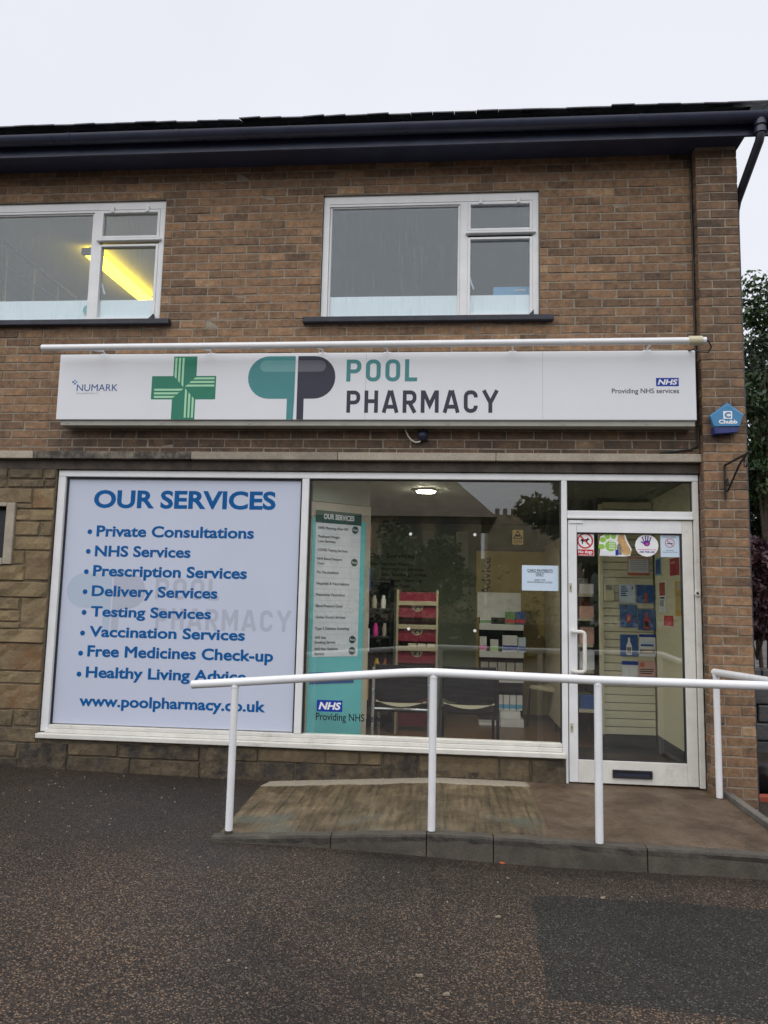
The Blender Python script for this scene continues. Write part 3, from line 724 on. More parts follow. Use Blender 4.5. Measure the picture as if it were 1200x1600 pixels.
# ---- shopfront joinery
sf = bx('shopfront_frame', 'white_paint', shop, -3.387, 1.962, .02, .1, 2.378, 2.433, bev=.005)
def member(nm, *d, mat='white_paint', bev=.004): return bx(nm, mat, sf, *d, bev=bev)
member('jamb', -3.387, -3.322, .02, .1, .237, 2.377); member('mullion', -1.254, -1.196, .021, .1, .292, 2.377)
member('mullion', .882, .926, .018, .1, -.01, 2.377); member('jamb', 1.917, 1.960, .02, .1, -.005, 2.377, mat='old_white')
member('transom', .927, 1.916, .02, .1, 2.066, 2.132); member('transom', .927, 1.916, .012, .02, 2.066, 2.085)
member('bottom_rail', -3.321, .881, .024, .1, .262, .291, mat='old_white'); member('bottom_rail', -3.34, .881, .006, .1, .229, .2605, mat='old_white')
member('sill', -3.392, .90, -.045, .1, .190, .2275, mat='old_white', bev=.005)
for a, b, c, d in ((-1.1955, .8815, .2915, 2.377), (.927, 1.9165, 2.1325, 2.377), (-3.3215, -1.2545, .2915, 2.377)):
    build('pane', MB().box(a, b, .066, .070, c, d), 'shop_glass', sf)
    m_ = MB(); e = .016 if a < -3 else .010
    m_.box(a, a+e, .05, .064, c, d); m_.box(b-e, b, .05, .064, c, d); m_.box(a+e, b-e, .05, .064, d-e, d)
    build('gasket', m_, 'frame_edge', sf)
# cable clip bracket on the jamb
x_, _, z_ = at(1090, 927, .0); m_ = MB(); m_.disc(x_, z_, .022, .0, .02); build('lock_keep', m_, 'old_white', sf); m_ = MB(); m_.disc(x_, z_, .010, -.004, -.0005); build('keyhole', m_, 'frame_edge', sf)
# ---- door
DX0, DX1, DZ1 = .934, 1.911, 2.056; gx0, gx1, gz0, gz1 = 1.003, 1.830, .175, 1.956
door = build('door', MB().box(DX0, gx0, .03, .085, .004, DZ1), 'white_paint', shop, bev=.004)
bx('stile', 'old_white', door, gx1, DX1, .03, .085, .004, DZ1, bev=.004)
bx('top_rail', 'white_paint', door, gx0+.0005, gx1-.0005, .031, .085, gz1, DZ1, bev=.003); bx('bottom_rail', 'old_white', door, gx0+.0005, gx1-.0005, .031, .085, .004, gz0, bev=.003)
build('pane', MB().box(gx0-.003, gx1+.003, .058, .062, gz0-.003, gz1+.003), 'shop_glass', door)
m_ = MB(); e = .009
m_.box(gx0, gx0+e, .045, .057, gz0, gz1); m_.box(gx1-e*1.6, gx1, .045, .057, gz0, gz1); m_.box(gx0+e, gx1-e*1.6, .045, .057, gz1-e, gz1); m_.box(gx0+e, gx1-e*1.6, .045, .057, gz0, gz0+e)
build('gasket', m_, 'frame_edge', door)
lx0, lx1, lz0, lz1 = rect(957, 1019, 1203.5, 1216, .03)
m_ = MB(); t_ = .016; m_.box(lx0, lx1, .012, .031, lz1-t_, lz1); m_.box(lx0, lx1, .012, .031, lz0, lz0+t_); m_.box(lx0, lx0+t_, .012, .031, lz0+t_, lz1-t_); m_.box(lx1-t_, lx1, .012, .031, lz0+t_, lz1-t_)
lb = build('letter_box', m_, 'black_rubber', door, bev=.002); bx('flap', 'gutter_plastic', lb, lx0+t_, lx1-t_, .022, .03, lz0+t_, lz1-t_, bev=.001)
hz1, hz0 = 1.163, .852
pts = [(.968, .03, hz1), (.968, -.02, hz1), (.985, -.035, hz1)]+[(1.02+.028*math.sin(a), -.04, hz1-.028+.028*math.cos(a)) for a in np.linspace(0, math.pi/2, 6)]
pts += [(1.02+.028*math.cos(a), -.04, hz0+.028-.028*math.sin(a)) for a in np.linspace(0, math.pi/2, 6)]+[(.985, -.035, hz0), (.968, -.02, hz0), (.968, .03, hz0)]
build('handle', MB().tube(pts, .0155, 14), 'old_white', door, smooth=True)
for px, py in ((891.5, 918), (893.5, 1137)):
    x, _, z = at(px, py, .03); h = build('lock', MB().box(x-.011, x+.011, .026, .0305, z-.036, z+.036), 'cream_board', door, bev=.002); m_ = MB(); m_.disc(x, z+.006, .005, .0245, .0258); m_.box(x-.0025, x+.0025, .0246, .0258, z-.016, z+.004); build('keyhole', m_, 'frame_edge', h)
bx('closer_plate', 'white_paint', door, DX0+.01, DX0+.12, .022, .0305, DZ1-.028, DZ1-.006)

# ---- roof, eaves, gutter, downpipe
SZ = 5.165; SY = -.29; RXE = 2.62
bx('soffit', 'soffit', shop, XL, 2.325, SY+.02, .25, SZ, SZ+.02, bev=0)
bx('fascia', 'navy_fascia', shop, XL, RXE, SY-.005, SY+.018, SZ-.035, SZ+.17, bev=.003)
def halfround(x0, x1, yc, zc, r):
    m_ = MB(); K = 12; vs = []
    for x in (x0, x1):
        for rr in (r, r-.004):
            vs += [(x, yc+rr*math.cos(a), zc-rr*math.sin(a)) for a in np.linspace(0, math.pi, K+1)]
    n = K+1; fs = []
    for s in (0, 1): fs += [(s*n+i, s*n+i+1, 2*n+s*n+i+1, 2*n+s*n+i) for i in range(K)]
    fs += [(i, i+1, n+i+1, n+i) for i in range(K)]+[(2*n+i, 2*n+i+1, 3*n+i+1, 3*n+i) for i in range(K)]
    return m_.add(vs, fs)
gut = build('gutter', halfround(XL, RXE, SY-.072, SZ+.095, .062), 'gutter_plastic', shop, smooth=True)
for x in np.arange(-5.2, 2.5, .95): build('bracket', halfround(x, x+.025, SY-.072, SZ+.095, .066), 'gutter_plastic', gut, smooth=True)
PT = math.tan(math.radians(24)); rl = math.hypot(1, PT)
ey, ez = SY-.105, SZ+.183
mb = MB(); RV = 2.335
mb.add([(XL, ey+.05, ez-.005), (RV, ey+.05, ez-.005), (RV, 3.6, ez-.005+PT*(3.6-ey-.05)), (XL, 3.6, ez-.005+PT*(3.6-ey-.05)), (RV, 7.6, ez-.005), (XL, 7.6, ez-.005)], [(0, 1, 2, 3), (3, 2, 4, 5), (1, 4, 2), (0, 3, 5)])
roof = build('roof', mb, 'roof_tile', shop)
def tile(par, x, wdt, y, zz, ln):
    a = random.gauss(0, .003); b = random.gauss(0, .003); th = .012
    c = [(x+.0015, y+a, zz+b), (x+wdt-.0015, y+a+random.gauss(0, .002), zz+b+random.gauss(0, .003)), (x+wdt-.0015, y+ln, zz+PT*ln), (x+.0015, y+ln, zz+PT*ln)]
    return MB().add([(p[0], p[1], p[2]) for p in c]+[(p[0], p[1]+.003, p[2]+th) for p in c], [(0, 3, 2, 1), (4, 5, 6, 7), (0, 1, 5, 4), (1, 2, 6, 5), (3, 0, 4, 7)])
for r_ in range(2):
    x = XL+(.0 if r_ == 0 else .09)
    while x < RXE:
        build('tile', tile(roof, x, .18, ey+.14*r_, ez+.004+r_*(.14*PT+.006), .24), 'roof_tile', roof); x += .18
a0 = at(1187, 176, SY-.072); a1 = at(1187, 192, SY-.07)
gx = a0[0]
dp = build('downpipe', MB().tube([(gx, SY-.072, SZ+.05), (gx, SY-.072, SZ-.07), (gx-.004, SY-.055, SZ-.115), (2.345, .04, SZ-.41), (2.345, .09, SZ-.47), (2.345, .10, SZ-.55), (2.345, .10, -.2)], .034, 14), 'dark_timber', shop, smooth=True)
for zz in (SZ+.005, SZ-.06): build('collar', MB().tube([(gx, SY-.072, zz), (gx, SY-.072, zz+.045)], .045, 16), 'gutter_plastic', dp, smooth=True)
# conduit cable down the corner of the pier
cb = [(1.80, -.004, 5.135), (1.90, -.012, 5.13), (1.938, -.015, 5.11), (1.955, -.015, 5.05), (1.956, -.015, 4.6), (1.958, -.015, 4.2), (1.955, -.016, 3.7), (1.958, -.015, 3.42), (1.955, -.016, 2.9), (1.95, -.015, 2.66), (1.90, -.012, 2.63), (1.66, -.012, 2.60)]
build('black_cable', MB().tube(cb, .0075, 8), 'cable_black', label='thin black cable running down the corner beside the brick pier', cat='cable', smooth=True)

# ================================================================== rooms behind the glass
FZ = .0
def room(nm, mat, *d): return bx(nm, mat, None, *d, bev=0, kind='structure')
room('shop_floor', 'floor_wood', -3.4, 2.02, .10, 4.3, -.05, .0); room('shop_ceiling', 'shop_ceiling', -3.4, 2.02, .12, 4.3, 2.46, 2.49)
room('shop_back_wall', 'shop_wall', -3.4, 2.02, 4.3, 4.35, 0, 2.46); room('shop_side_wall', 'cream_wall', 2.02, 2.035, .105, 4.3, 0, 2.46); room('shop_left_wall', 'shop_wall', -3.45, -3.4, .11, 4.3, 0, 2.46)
room('skirting', 'mat_black', 2.005, 2.0195, .12, 1.6, .0, .14); room('entrance_mat', 'mat_black', .95, 2.0, .12, 1.55, .001, .012)
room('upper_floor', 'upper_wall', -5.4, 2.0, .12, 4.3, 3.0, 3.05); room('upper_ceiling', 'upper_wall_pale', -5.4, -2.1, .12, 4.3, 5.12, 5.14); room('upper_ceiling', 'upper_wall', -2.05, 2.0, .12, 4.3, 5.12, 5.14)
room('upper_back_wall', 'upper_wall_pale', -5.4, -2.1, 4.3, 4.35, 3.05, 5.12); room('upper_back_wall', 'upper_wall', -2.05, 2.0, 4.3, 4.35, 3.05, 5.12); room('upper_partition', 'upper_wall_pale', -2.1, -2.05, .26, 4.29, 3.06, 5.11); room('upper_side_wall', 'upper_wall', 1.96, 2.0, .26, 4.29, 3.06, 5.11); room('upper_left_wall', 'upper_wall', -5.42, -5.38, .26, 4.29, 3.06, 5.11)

# ================================================================== fascia sign
SF = -.16
sign = thing('fascia_sign', (-.72, -.08, 2.79), 'long white fascia sign reading POOL PHARMACY with green cross and capsule logo', 'sign')
bx('sign_box', 'sign_white', sign, -3.354, 1.909, SF, -.02, 2.835, 3.404, bev=.006)
bx('lower_trim', 'gutter_trim' if 'gutter_trim' in MT else 'shelf_grey', sign, -3.32, 1.90, SF+.02, -.02, 2.790, 2.8345, bev=.004)
for px in (571, 848): 
    x = at(px, 610, SF)[0]; bx('seam', 'grey_print', sign, x-.001, x+.001, SF-.0004, SF+.001, 2.842, 3.398, bev=0)
for px in (105, 252, 390, 537, 700, 880, 1010):
    x, _, z = at(px, 662, SF+.02); m_ = MB(); m_.disc(x, 2.812, .009, SF+.014, SF+.0195, 10); build('screw', m_, 'grey_print', sign)
E1, E2 = SF-.0008, SF-.0016
def prect(name, xl, xr, yt, yb, Y, dy, mat, par):
    x0, x1, z0, z1 = rect(xl, xr, yt, yb, Y); return flat(name, [(x0, z0), (x1, z0), (x1, z1), (x0, z1)], Y-dy, mat, par)
# green cross
X0, X1, Z0, Z1 = rect(236.7, 337, 557, 655.6, SF); A0, A1, _, _ = rect(269.7, 306, 557, 655.6, SF); _, _, B0, B1 = rect(236.7, 337, 587.6, 624, SF)
flat('green_cross', [(A0, Z0), (A1, Z0), (A1, B0), (X1, B0), (X1, B1), (A1, B1), (A1, Z1), (A0, Z1), (A0, B1), (X0, B1), (X0, B0), (A0, B0)], E1, 'sign_green', sign)
cx, cz = (A0+A1)/2, (B0+B1)/2; hx = (A1-A0)/2; tipx, tipz = (X1-X0)/2, (Z1-Z0)/2
for k in range(4):
    ca, sa = [(1, 0), (0, 1), (-1, 0), (0, -1)][k]
    for j in range(3):
        o0 = hx*(.03+.31*j)+.006; o1 = o0+hx*.17; st = hx*(.02+.34*j)
        p = [(-(o0), st+hx*.04), (-(o1), st+hx*.24), (-(o1), tipz-.014), (-(o0), tipz-.014)]      # top arm, left half
        flat('stripe', [(cx+ca*a-sa*b, cz+sa*a+ca*b) for a, b in p], E2, 'pale_green', sign)
# capsule logo
def capsule(par, pxs, Y, e, mats, hl=True):
    (xo, xi, yt, yb, l0, l1, yl), (xo2, xi2, m0, m1) = pxs
    a = px2([(xo, (yt+yb)/2), (xi, (yt+yb)/2), (l0, (yb+yl)/2), (l1, (yb+yl)/2), (xo2, (yt+yb)/2), (xi2, (yt+yb)/2), (m0, (yb+yl)/2), (m1, (yb+yl)/2)], Y)
    zt, zb, zl = at((xo+xo2)/2, yt, Y)[2], at((xo+xo2)/2, yb, Y)[2], at((l0+m1)/2, yl, Y)[2]
    r = (zt-zb)*.49
    flat('capsule_half', pillhalf(-1, a[0][0], a[1][0], zb, zt, a[2][0], a[3][0], zl, r), Y-e, mats[0], par)
    flat('capsule_half', pillhalf(1, a[4][0], a[5][0], zb, zt, a[6][0], a[7][0], zl, r), Y-e, mats[1], par)
    if hl:
        h = (zt-zb); q0, q1 = zt-h*.37, zt-h*.1; rr = (q1-q0)/2; L0 = a[0][0]+h*.27; R0 = a[4][0]-h*.22
        flat('highlight', [(a[1][0], q0), (a[1][0], q1)]+[(L0+rr-rr*math.sin(t), (q0+q1)/2+rr*math.cos(t)) for t in np.linspace(0, math.pi, 10)], Y-2*e, mats[2], par)
        flat('highlight', [(a[5][0], q1), (a[5][0], q0)]+[(R0-rr+rr*math.sin(t), (q0+q1)/2-rr*math.cos(t)) for t in np.linspace(0, math.pi, 10)], Y-2*e, mats[3], par)
capsule(sign, ((387.7, 461, 556.5, 623, 447.6, 458, 655.5), (524, 465, 463.5, 474)), SF, .0008, ('logo_teal', 'logo_slate', 'logo_teal_light', 'logo_slate_light'))
x0, x1, z0, z1 = rect(541.5, 652, 561.5, 596, SF); block('POOL', x0, x1, z0, z1, E1, 'logo_teal', sign)
x0, x1, z0, z1 = rect(541.5, 779, 610, 645, SF); block('PHARMACY', x0, x1, z0, z1, E1, 'logo_slate', sign)
ptext('NUMARK', SF, 120, 184, 600.5, 611, 'numark_blue', sign, .004, 0, .0008); ptext('PHARMACY', SF, 120, 154, 613.5, 616, 'grey_print', sign, .0, 0, .0008)
for px, py, mt in ((117, 594.5, 'numark_cyan'), (114.3, 597, 'numark_blue'), (119.8, 597, 'numark_cyan'), (117, 599.6, 'numark_blue')): prect('logo_petal', px-1.3, px+1.3, py-1.3, py+1.3, SF, .0008, mt, sign)
def nhs(par, Y, xl, xr, yt, yb, dy, sg=1):
    prect('logo_plate', xl, xr, yt, yb, Y, dy, 'nhs_blue', par)
    h = yb-yt; ptext('NHS', Y, xl+(xr-xl)*.07, xr-(xr-xl)*.05, yt+h*.18, yb-h*.18, 'white_print', par, .035, .22, dy*2)
nhs(sign, SF, 1025, 1060.5, 590.5, 603.5, .0008); ptext('Providing NHS services', SF, 956, 1061, 607, 614.5, 'black_print', sign, .008, 0, .0008)
# ------------------------------------------------------------------ trough light bar over the sign
lb_ = thing('sign_light_bar', (-.7, -.33, 3.5), 'long white tubular light bar on brackets above the fascia sign', 'light bar')
p0, p1 = at(66, 543.5, -.34), at(1103, 532, -.34)
build('tube', MB().tube([tuple(p0), tuple(p1)], .027, 16), 'rail_white', lb_, smooth=True)
build('end_cap', MB().tube([tuple(p1-np.array([.13, 0, 0])), tuple(p1-np.array([.03, 0, 0]))], .036, 16), 'chair_cream', lb_, smooth=True)
for px in (152, 333, 517, 622, 820, 1027):
    f = (px-66)/(1103-66); c = p0+(p1-p0)*f
    x = c[0]; build('strut', MB().tube([(x-.02, -.335, c[2]-.02), (x, -.16, 3.43), (x, -.13, 3.412)], .008, 8), 'rail_white', lb_, smooth=True)
    bx('foot', 'white_paint', lb_, x-.03, x+.03, -.14, -.06, 3.405, 3.415, bev=.002)
build('loop_cable', MB().tube([tuple(p1+np.array(q)) for q in ((-.03, 0, .0), (.02, .02, .01), (.06, .06, -.03), (.05, .1, -.06), (-.01, .12, -.05), (-.05, .15, -.02), (-.09, .2, -.02))], .006, 8), 'cable_black', lb_, smooth=True)
# ------------------------------------------------------------------ sensor under the sign with its white lead
sn = thing('security_sensor', tuple(at(660, 682, 0)), 'small dark dome sensor with curved white lead under the fascia sign', 'sensor')
x0, x1, z0, z1 = rect(652.5, 668.5, 673, 689, -.02); bx('base', 'dark_timber', sn, x0, x1, -.035, .008, z0, z1, bev=.006)
m_ = MB(); vs = []; cx_, cz_ = (x0+x1)/2, (z0+z1)/2
for i in range(6):
    a = i/5*math.pi/2
    vs += [(cx_+.043*math.cos(a)*math.cos(b), -.035-.04*math.sin(a), cz_+.043*math.cos(a)*math.sin(b)) for b in np.linspace(0, 2*math.pi, 17)[:-1]]
m_.add(vs, [(i*16+k, i*16+(k+1) % 16, (i+1)*16+(k+1) % 16, (i+1)*16+k) for i in range(5) for k in range(16)]); build('dome', m_, 'navy_fascia', sn, smooth=True)
build('lead', MB().tube([tuple(at(*q, -.03)) for q in ((633, 668), (634.5, 674), (638, 682), (643, 688), (649, 691), (655, 690.5), (657, 689))], .0065, 8), 'cable_white', sn, smooth=True)
# ------------------------------------------------------------------ alarm box on the pier
PYF = -.1; AF = -.195
al = thing('alarm_box', tuple(at(1135, 655, PYF)), 'blue pentagonal alarm box lettered Chubb on the brick pier', 'alarm box')
P5 = px2([(1136, 630.5), (1108.5, 649.5), (1115.5, 666), (1155.5, 665.5), (1161.5, 647.5)], AF)
B5 = px2([(1135.5, 629), (1106, 650), (1114.5, 679), (1152.5, 676), (1161.5, 648)], PYF)
m_ = MB(); m_.add([(x, AF, z) for x, z in P5]+[(x, PYF-.012, z) for x, z in B5], [(0, 1, 2, 3, 4)]+[(i, i+5, (i+1) % 5+5, (i+1) % 5) for i in (0, 1, 3, 4)]); build('cover', m_, 'alarm_blue', al, bev=.006)
m_ = MB(); D5 = px2([(1115.6, 666.4), (1155.3, 665.9), (1152, 675.5), (1117, 678)], AF+.01); m_.prism([D5[0], D5[3], D5[2], D5[1]], AF+.01, PYF-.004); build('strobe', m_, 'alarm_dark', al, bev=.004)
prect('logo_plate', 1130, 1144, 642.3, 654.5, AF, .001, 'white_print', al); ptext('C', AF, 1132, 1142, 644, 653, 'alarm_blue', al, .06, 0, .002); ptext('Chubb', AF, 1123, 1152, 655.8, 662, 'white_print', al, .045, 0, .001)
# ------------------------------------------------------------------ wrought-iron bracket on the pier
ib = thing('iron_bracket', tuple(at(1133, 753, PYF)), 'black wrought-iron hanging bracket with scroll on the brick pier', 'bracket')
xw, _, zt_ = at(1132.5, 727, PYF-.01); zb_ = at(1133.5, 781, PYF-.01)[2]; yo = -.62
build('back_bar', MB().box(xw-.007, xw+.007, PYF-.018, PYF, zb_, zt_), 'black_iron', ib, bev=.002)
build('arm', MB().tube([(xw, PYF-.01, zt_), (xw+.005, yo, zt_+.005)], .009, 8), 'black_iron', ib, smooth=True)
zs = zt_-.155
sc_ = [(xw, PYF-.02, zs-.03), (xw+.002, PYF-.05, zs-.055), (xw+.003, PYF-.09, zs-.03), (xw+.004, PYF-.30, zt_-.05), (xw+.004, PYF-.40, zt_-.012)]
build('brace', MB().tube(sc_, .008, 8), 'black_iron', ib, smooth=True)
sp_ = [(xw+.006, PYF-.43+.055*(1-t/9)*math.sin(t*.75), zt_-.055+.052*(1-t/11)*math.cos(t*.75)) for t in range(10)]
build('scroll', MB().tube(sp_, .006, 8), 'black_iron', ib, smooth=True)
sp_ = [(xw+.006, PYF-.05+.03*(1-t/9)*math.sin(t*.8), zs+.01+.035*(1-t/9)*math.cos(t*.8)) for t in range(9)]
build('scroll', MB().tube(sp_, .006, 8), 'black_iron', ib, smooth=True)

# ================================================================== printed services panel in the left window
PV = .064
pn = thing('services_poster', (-2.29, PV, .295), 'large white window panel with blue OUR SERVICES list in the left pane', 'poster')
bx('sheet', 'panel_white', pn, -3.306, -1.270, .0602, .0645, .300, 2.361, bev=0)
PF = .0600
capsule(pn, ((105, 174, 896, 950, 160, 171, 985), (227, 177, 174, 185)), PF, .0005, ('ghost_teal', 'ghost_grey', 'panel_white', 'panel_white'), hl=False)
x0, x1, z0, z1 = rect(243, 343, 904, 937, PF); block('POOL', x0, x1, z0, z1, PF-.0005, 'ghost_grey', pn)
x0, x1, z0, z1 = rect(243, 455, 952, 985, PF); block('PHARMACY', x0, x1, z0, z1, PF-.0005, 'ghost_grey', pn)
ptext('OUR SERVICES', PF, 147, 431, 767, 795, 'letter_blue', pn, .032, 0, .0015)
for s, xl, xr, yc, yb in (('Private Consultations', 151, 397, 822.5, 840), ('NHS Services', 148.5, 298, 853.5, 870.5), ('Prescription Services', 145.5, 386, 885, 902.5), ('Delivery Services', 143.5, 340, 916.5, 933.5),
        ('Testing Services', 142, 330, 949, 965.5), ('Vaccination Services', 139.5, 383, 981, 998), ('Free Medicines Check-up', 136.5, 427, 1012, 1030), ('Healthy Living Advice', 134, 385, 1045, 1062.5)):
    ptext(s, PF, xl, xr, yc, yb, 'letter_blue', pn, .029, 0, .0015)
    x, _, z = at(xl-10.5, (yc+yb)/2-.5, PF); m_ = MB(); m_.add([(x+.021*math.cos(a), PF-.0015, z+.021*math.sin(a)) for a in np.linspace(0, 2*math.pi, 19)[:-1]], [tuple(range(18))]); build('bullet', m_, 'letter_blue', pn)
ptext('www.poolpharmacy.co.uk', PF, 123.5, 415, 1090.5, 1108, 'letter_blue', pn, .029, 0, .0015)

# ================================================================== handrail
hr = thing('handrail', (.3, -1.42, -.1), 'white tubular handrail with posts along the concrete ramp', 'handrail')
path = [(-1.65, -1.355, .806), (-1.36, -1.36, .830), (-.42, -1.385, .912), (-.30, -1.388, .922), (-.20, -1.391, .928), (-.08, -1.395, .930), (.89, -1.45, .919), (1.98, -1.475, .918), (2.03, -1.468, .918), (2.055, -1.44, .918), (2.058, -1.38, .917), (2.03, -.9, .907), (1.988, -.2, .893), (1.986, -.165, .892)]
build('rail', MB().tube(path, .0265, 20), 'rail_white', hr, smooth=True)
for x, y, zt in ((-1.366, -1.36, .82), (-.103, -1.395, .92), (.885, -1.45, .91), (2.04, -1.455, .905), (1.985, -.2, .88)):
    zb = rz(x, y)-.01 if x < 2.03 else -.03
    p_ = build('post', MB().tube([(x, y, zb), (x, y, zt)], .0235, 18), 'rail_white', hr, smooth=True)
for x, y, zt in ((-1.366, -1.36, .80), (-.103, -1.395, .901), (.885, -1.45, .892), (1.985, -.2, .866)): build('weld', MB().tube([(x, y, zt-.004), (x, y, zt+.004)], .0262, 16), 'rail_white', hr, smooth=True)
for x, y in ((-.103, -1.395), (.885, -1.45), (1.985, -.2)): build('rust_patch', MB().tube([(x, y, rz(x, y)-.008), (x, y, rz(x, y)+.007)], .0245, 18), 'weathered_band', hr)
build('rust_patch', MB().tube([(-1.366, -1.36, rz(-1.366, -1.36)-.008), (-1.366, -1.36, rz(-1.366, -1.36)+.022)], .0242, 18), 'weathered_band', hr)

# ================================================================== notices on the glass
GF = .0655
nt_ = thing('payment_notice', tuple(at(844, 922, GF)), 'white CARD PAYMENTS ONLY notice on the shop window glass', 'notice')
nx0, nx1, nz0, nz1 = rect(815.5, 872.5, 883.5, 923, GF); bx('sheet', 'paper_blue', nt_, nx0, nx1, GF-.001, GF, nz0, nz1, bev=0)
ptext('CARD PAYMENTS', GF, 824, 863.5, 889.5, 893.5, 'black_print', nt_, .012, 0, .0018); ptext('ONLY', GF, 837, 850, 895.3, 899.2, 'black_print', nt_, .012, 0, .0018)
ptext('SORRY FOR', GF, 835, 852, 905, 907.5, 'black_print', nt_, 0, 0, .0018); ptext('INCONVENIENCE CAUSED', GF, 824, 863, 908.5, 911, 'black_print', nt_, 0, 0, .0018)
prect('underline', 824, 863.5, 894.1, 894.6, GF, .0018, 'black_print', nt_); prect('underline', 837, 850, 899.8, 900.3, GF, .0018, 'black_print', nt_)
tr_ = thing('warning_sticker', tuple(at(809, 850, GF)), 'small amber triangular camera warning sticker high on the shop window', 'sticker')
prect('plate', 800.5, 817.5, 828, 851, GF, .0008, 'amber_dull', tr_); t3 = px2([(809, 828.5), (801.5, 842), (817, 842)], GF); flat('border', t3, GF-.0013, 'black_print', tr_); t3 = px2([(809, 831), (803.7, 840.8), (814.6, 840.8)], GF); flat('triangle', t3, GF-.0018, 'amber_dull', tr_)
prect('camera_mark', 805.5, 812, 835.5, 838.5, GF, .0023, 'black_print', tr_); ptext('CCTV', GF, 803, 815.5, 844.5, 848.5, 'black_print', tr_, .02, 0, .0015)
for (px, py), wh in zip(((641.5, 834.5), (742, 835.5), (638.5, 982.5), (742, 985.5)), ('upper left', 'upper right', 'lower left', 'lower right')):
    x, _, z = at(px, py, GF); m_ = MB(); m_.disc(x, z, .0125, GF-.006, GF, 16); build('suction_pad', m_, 'white_print', label='white round pad on the shop window, %s of the four' % wh, cat='pad', group='white pads on the window')
vl = thing('window_lettering', tuple(at(553, 1127, GF)), 'NHS logo and Providing NHS services vinyl low on the window', 'lettering')
nhs(vl, GF, 495, 535, 1094, 1112, .0008); ptext('Providing NHS services', GF, 493.5, 614, 1115.5, 1127, 'black_print', vl, .012, 0, .0008)
# door stickers
DG = .0575
def sticker(nm, lab, px, py): return thing(nm, tuple(at(px, py, DG)), lab, 'sticker', 'stickers along the top of the door glass')
st = sticker('no_dogs_sticker', 'white and red No dogs sticker at the top left of the door', 914, 868)
prect('plate', 901, 928, 831, 868.5, DG, .0008, 'white_print', st); cx_, _, cz_ = at(914.3, 845, DG)
m_ = MB(); n_ = 28
def ring2d(mb, cx, cz, ro, ri, y, n=28): mb.add([(cx+q*math.cos(2*math.pi*k/n), y, cz+q*math.sin(2*math.pi*k/n)) for q in (ro, ri) for k in range(n)], [(k, (k+1) % n, n+(k+1) % n, n+k) for k in range(n)])
def band2d(mb, x0, z0, x1, z1, w_, y):
    d = np.array([x1-x0, z1-z0]); d /= np.linalg.norm(d); p = np.array([-d[1], d[0]])*w_/2; mb.add([(x0+p[0], y, z0+p[1]), (x1+p[0], y, z1+p[1]), (x1-p[0], y, z1-p[1]), (x0-p[0], y, z0-p[1])], [(0, 1, 2, 3)])
ring2d(m_, cx_, cz_, .064, .052, DG-.002); band2d(m_, cx_-.038, cz_+.038, cx_+.038, cz_-.038, .011, DG-.0026); build('ban_ring', m_, 'red_print', st)
dog = [(-.036, .012), (-.03, .016), (.012, .014), (.02, .026), (.026, .026), (.028, .020), (.038, .016), (.036, .009), (.024, .006), (.02, -.004), (.022, -.03), (.014, -.03), (.011, -.009), (-.018, -.008), (-.02, -.03), (-.028, -.03), (-.03, -.004), (-.04, .0), (-.042, -.004)]
flat('dog_mark', [(cx_+a*.92, cz_+b*.92) for a, b in dog], DG-.0015, 'black_print', st)
prect('caption_bar', 902, 927.5, 858.5, 868, DG, .0015, 'red_print', st); ptext('No dogs', DG, 903.5, 925.5, 860, 864.3, 'white_print', st, .03, 0, .0022); ptext('except guide dogs', DG, 904, 925, 865.6, 867.2, 'white_print', st, 0, 0, .0022)
st = sticker('paw_sticker', 'green paw print sticker with golden dog at the top of the door', 960, 868)
w2 = px2([(936, 848), (938, 838), (947, 834), (960, 833.5), (970, 833), (977, 836), (980, 845), (987, 858), (985, 868), (975, 869.5), (937, 868.5), (938, 856)], DG); flat('backing', w2, DG-.0006, 'white_print', st)
def pdisc(nm, px, py, rx_, rz_, d, mt, par):
    x, _, z = at(px, py, DG); flat(nm, [(x+rx_*math.cos(a), z+rz_*math.sin(a)) for a in np.linspace(0, 2*math.pi, 17)[:-1]], DG-d, mt, par)
pdisc('pad', 954.5, 853, .046, .044, .0014, 'lime_print', st)
for q in ((940, 854, .026, .021), (942, 843.5, .026, .021), (949, 837.5, .021, .026), (958.5, 837.5, .021, .026)): pdisc('toe', *q, .0012, 'lime_print', st)
for i in range(5): prect('print_line', 951.5, 961, 845.6+2.8*i, 846.6+2.8*i, DG, .002, 'white_print', st)
prect('caption', 939, 964, 861.5, 868, DG, .0022, 'paper_white', st)
dg = px2([(966, 838), (970, 834.3), (975, 836), (976.5, 842), (979, 848), (984.5, 858), (986, 865), (980, 867.5), (973, 866), (971, 858), (967.5, 850), (964.5, 845)], DG); flat('dog_picture', dg, DG-.0020, 'dog_gold', st)
ct_ = px2([(964.5, 852), (966, 849), (969.5, 850), (971, 857), (971.5, 866.5), (964.5, 866.5), (963.5, 858)], DG); flat('cat_picture', ct_, DG-.0028, 'cat_grey', st); prect('blue_mark', 961.5, 966, 859, 867.5, DG, .0034, 'nhs_blue', st)
st = sticker('hand_sticker', 'round white ASK FOR ANI sticker with purple hand on the door', 1010.5, 869)
pdisc('disc', 1010.5, 852.5, .092, .089, .0008, 'white_print', st); pdisc('palm', 1010.5, 849, .026, .024, .0014, 'purple_print', st)
hx_, _, hz_ = at(1010.5, 849, DG)
m_ = MB()
for a0_, l_ in ((-.32, .052), (-.1, .062), (.1, .06), (.3, .05)): band2d(m_, hx_+.058*a0_*1.2, hz_+.012, hx_+.11*a0_, hz_+l_, .0095, DG-.0018)
band2d(m_, hx_-.012, hz_-.008, hx_-.046, hz_+.014, .010, DG-.0021); build('fingers', m_, 'purple_print', st); pdisc('heart', 1011, 850, .013, .011, .0026, 'magenta_print', st)
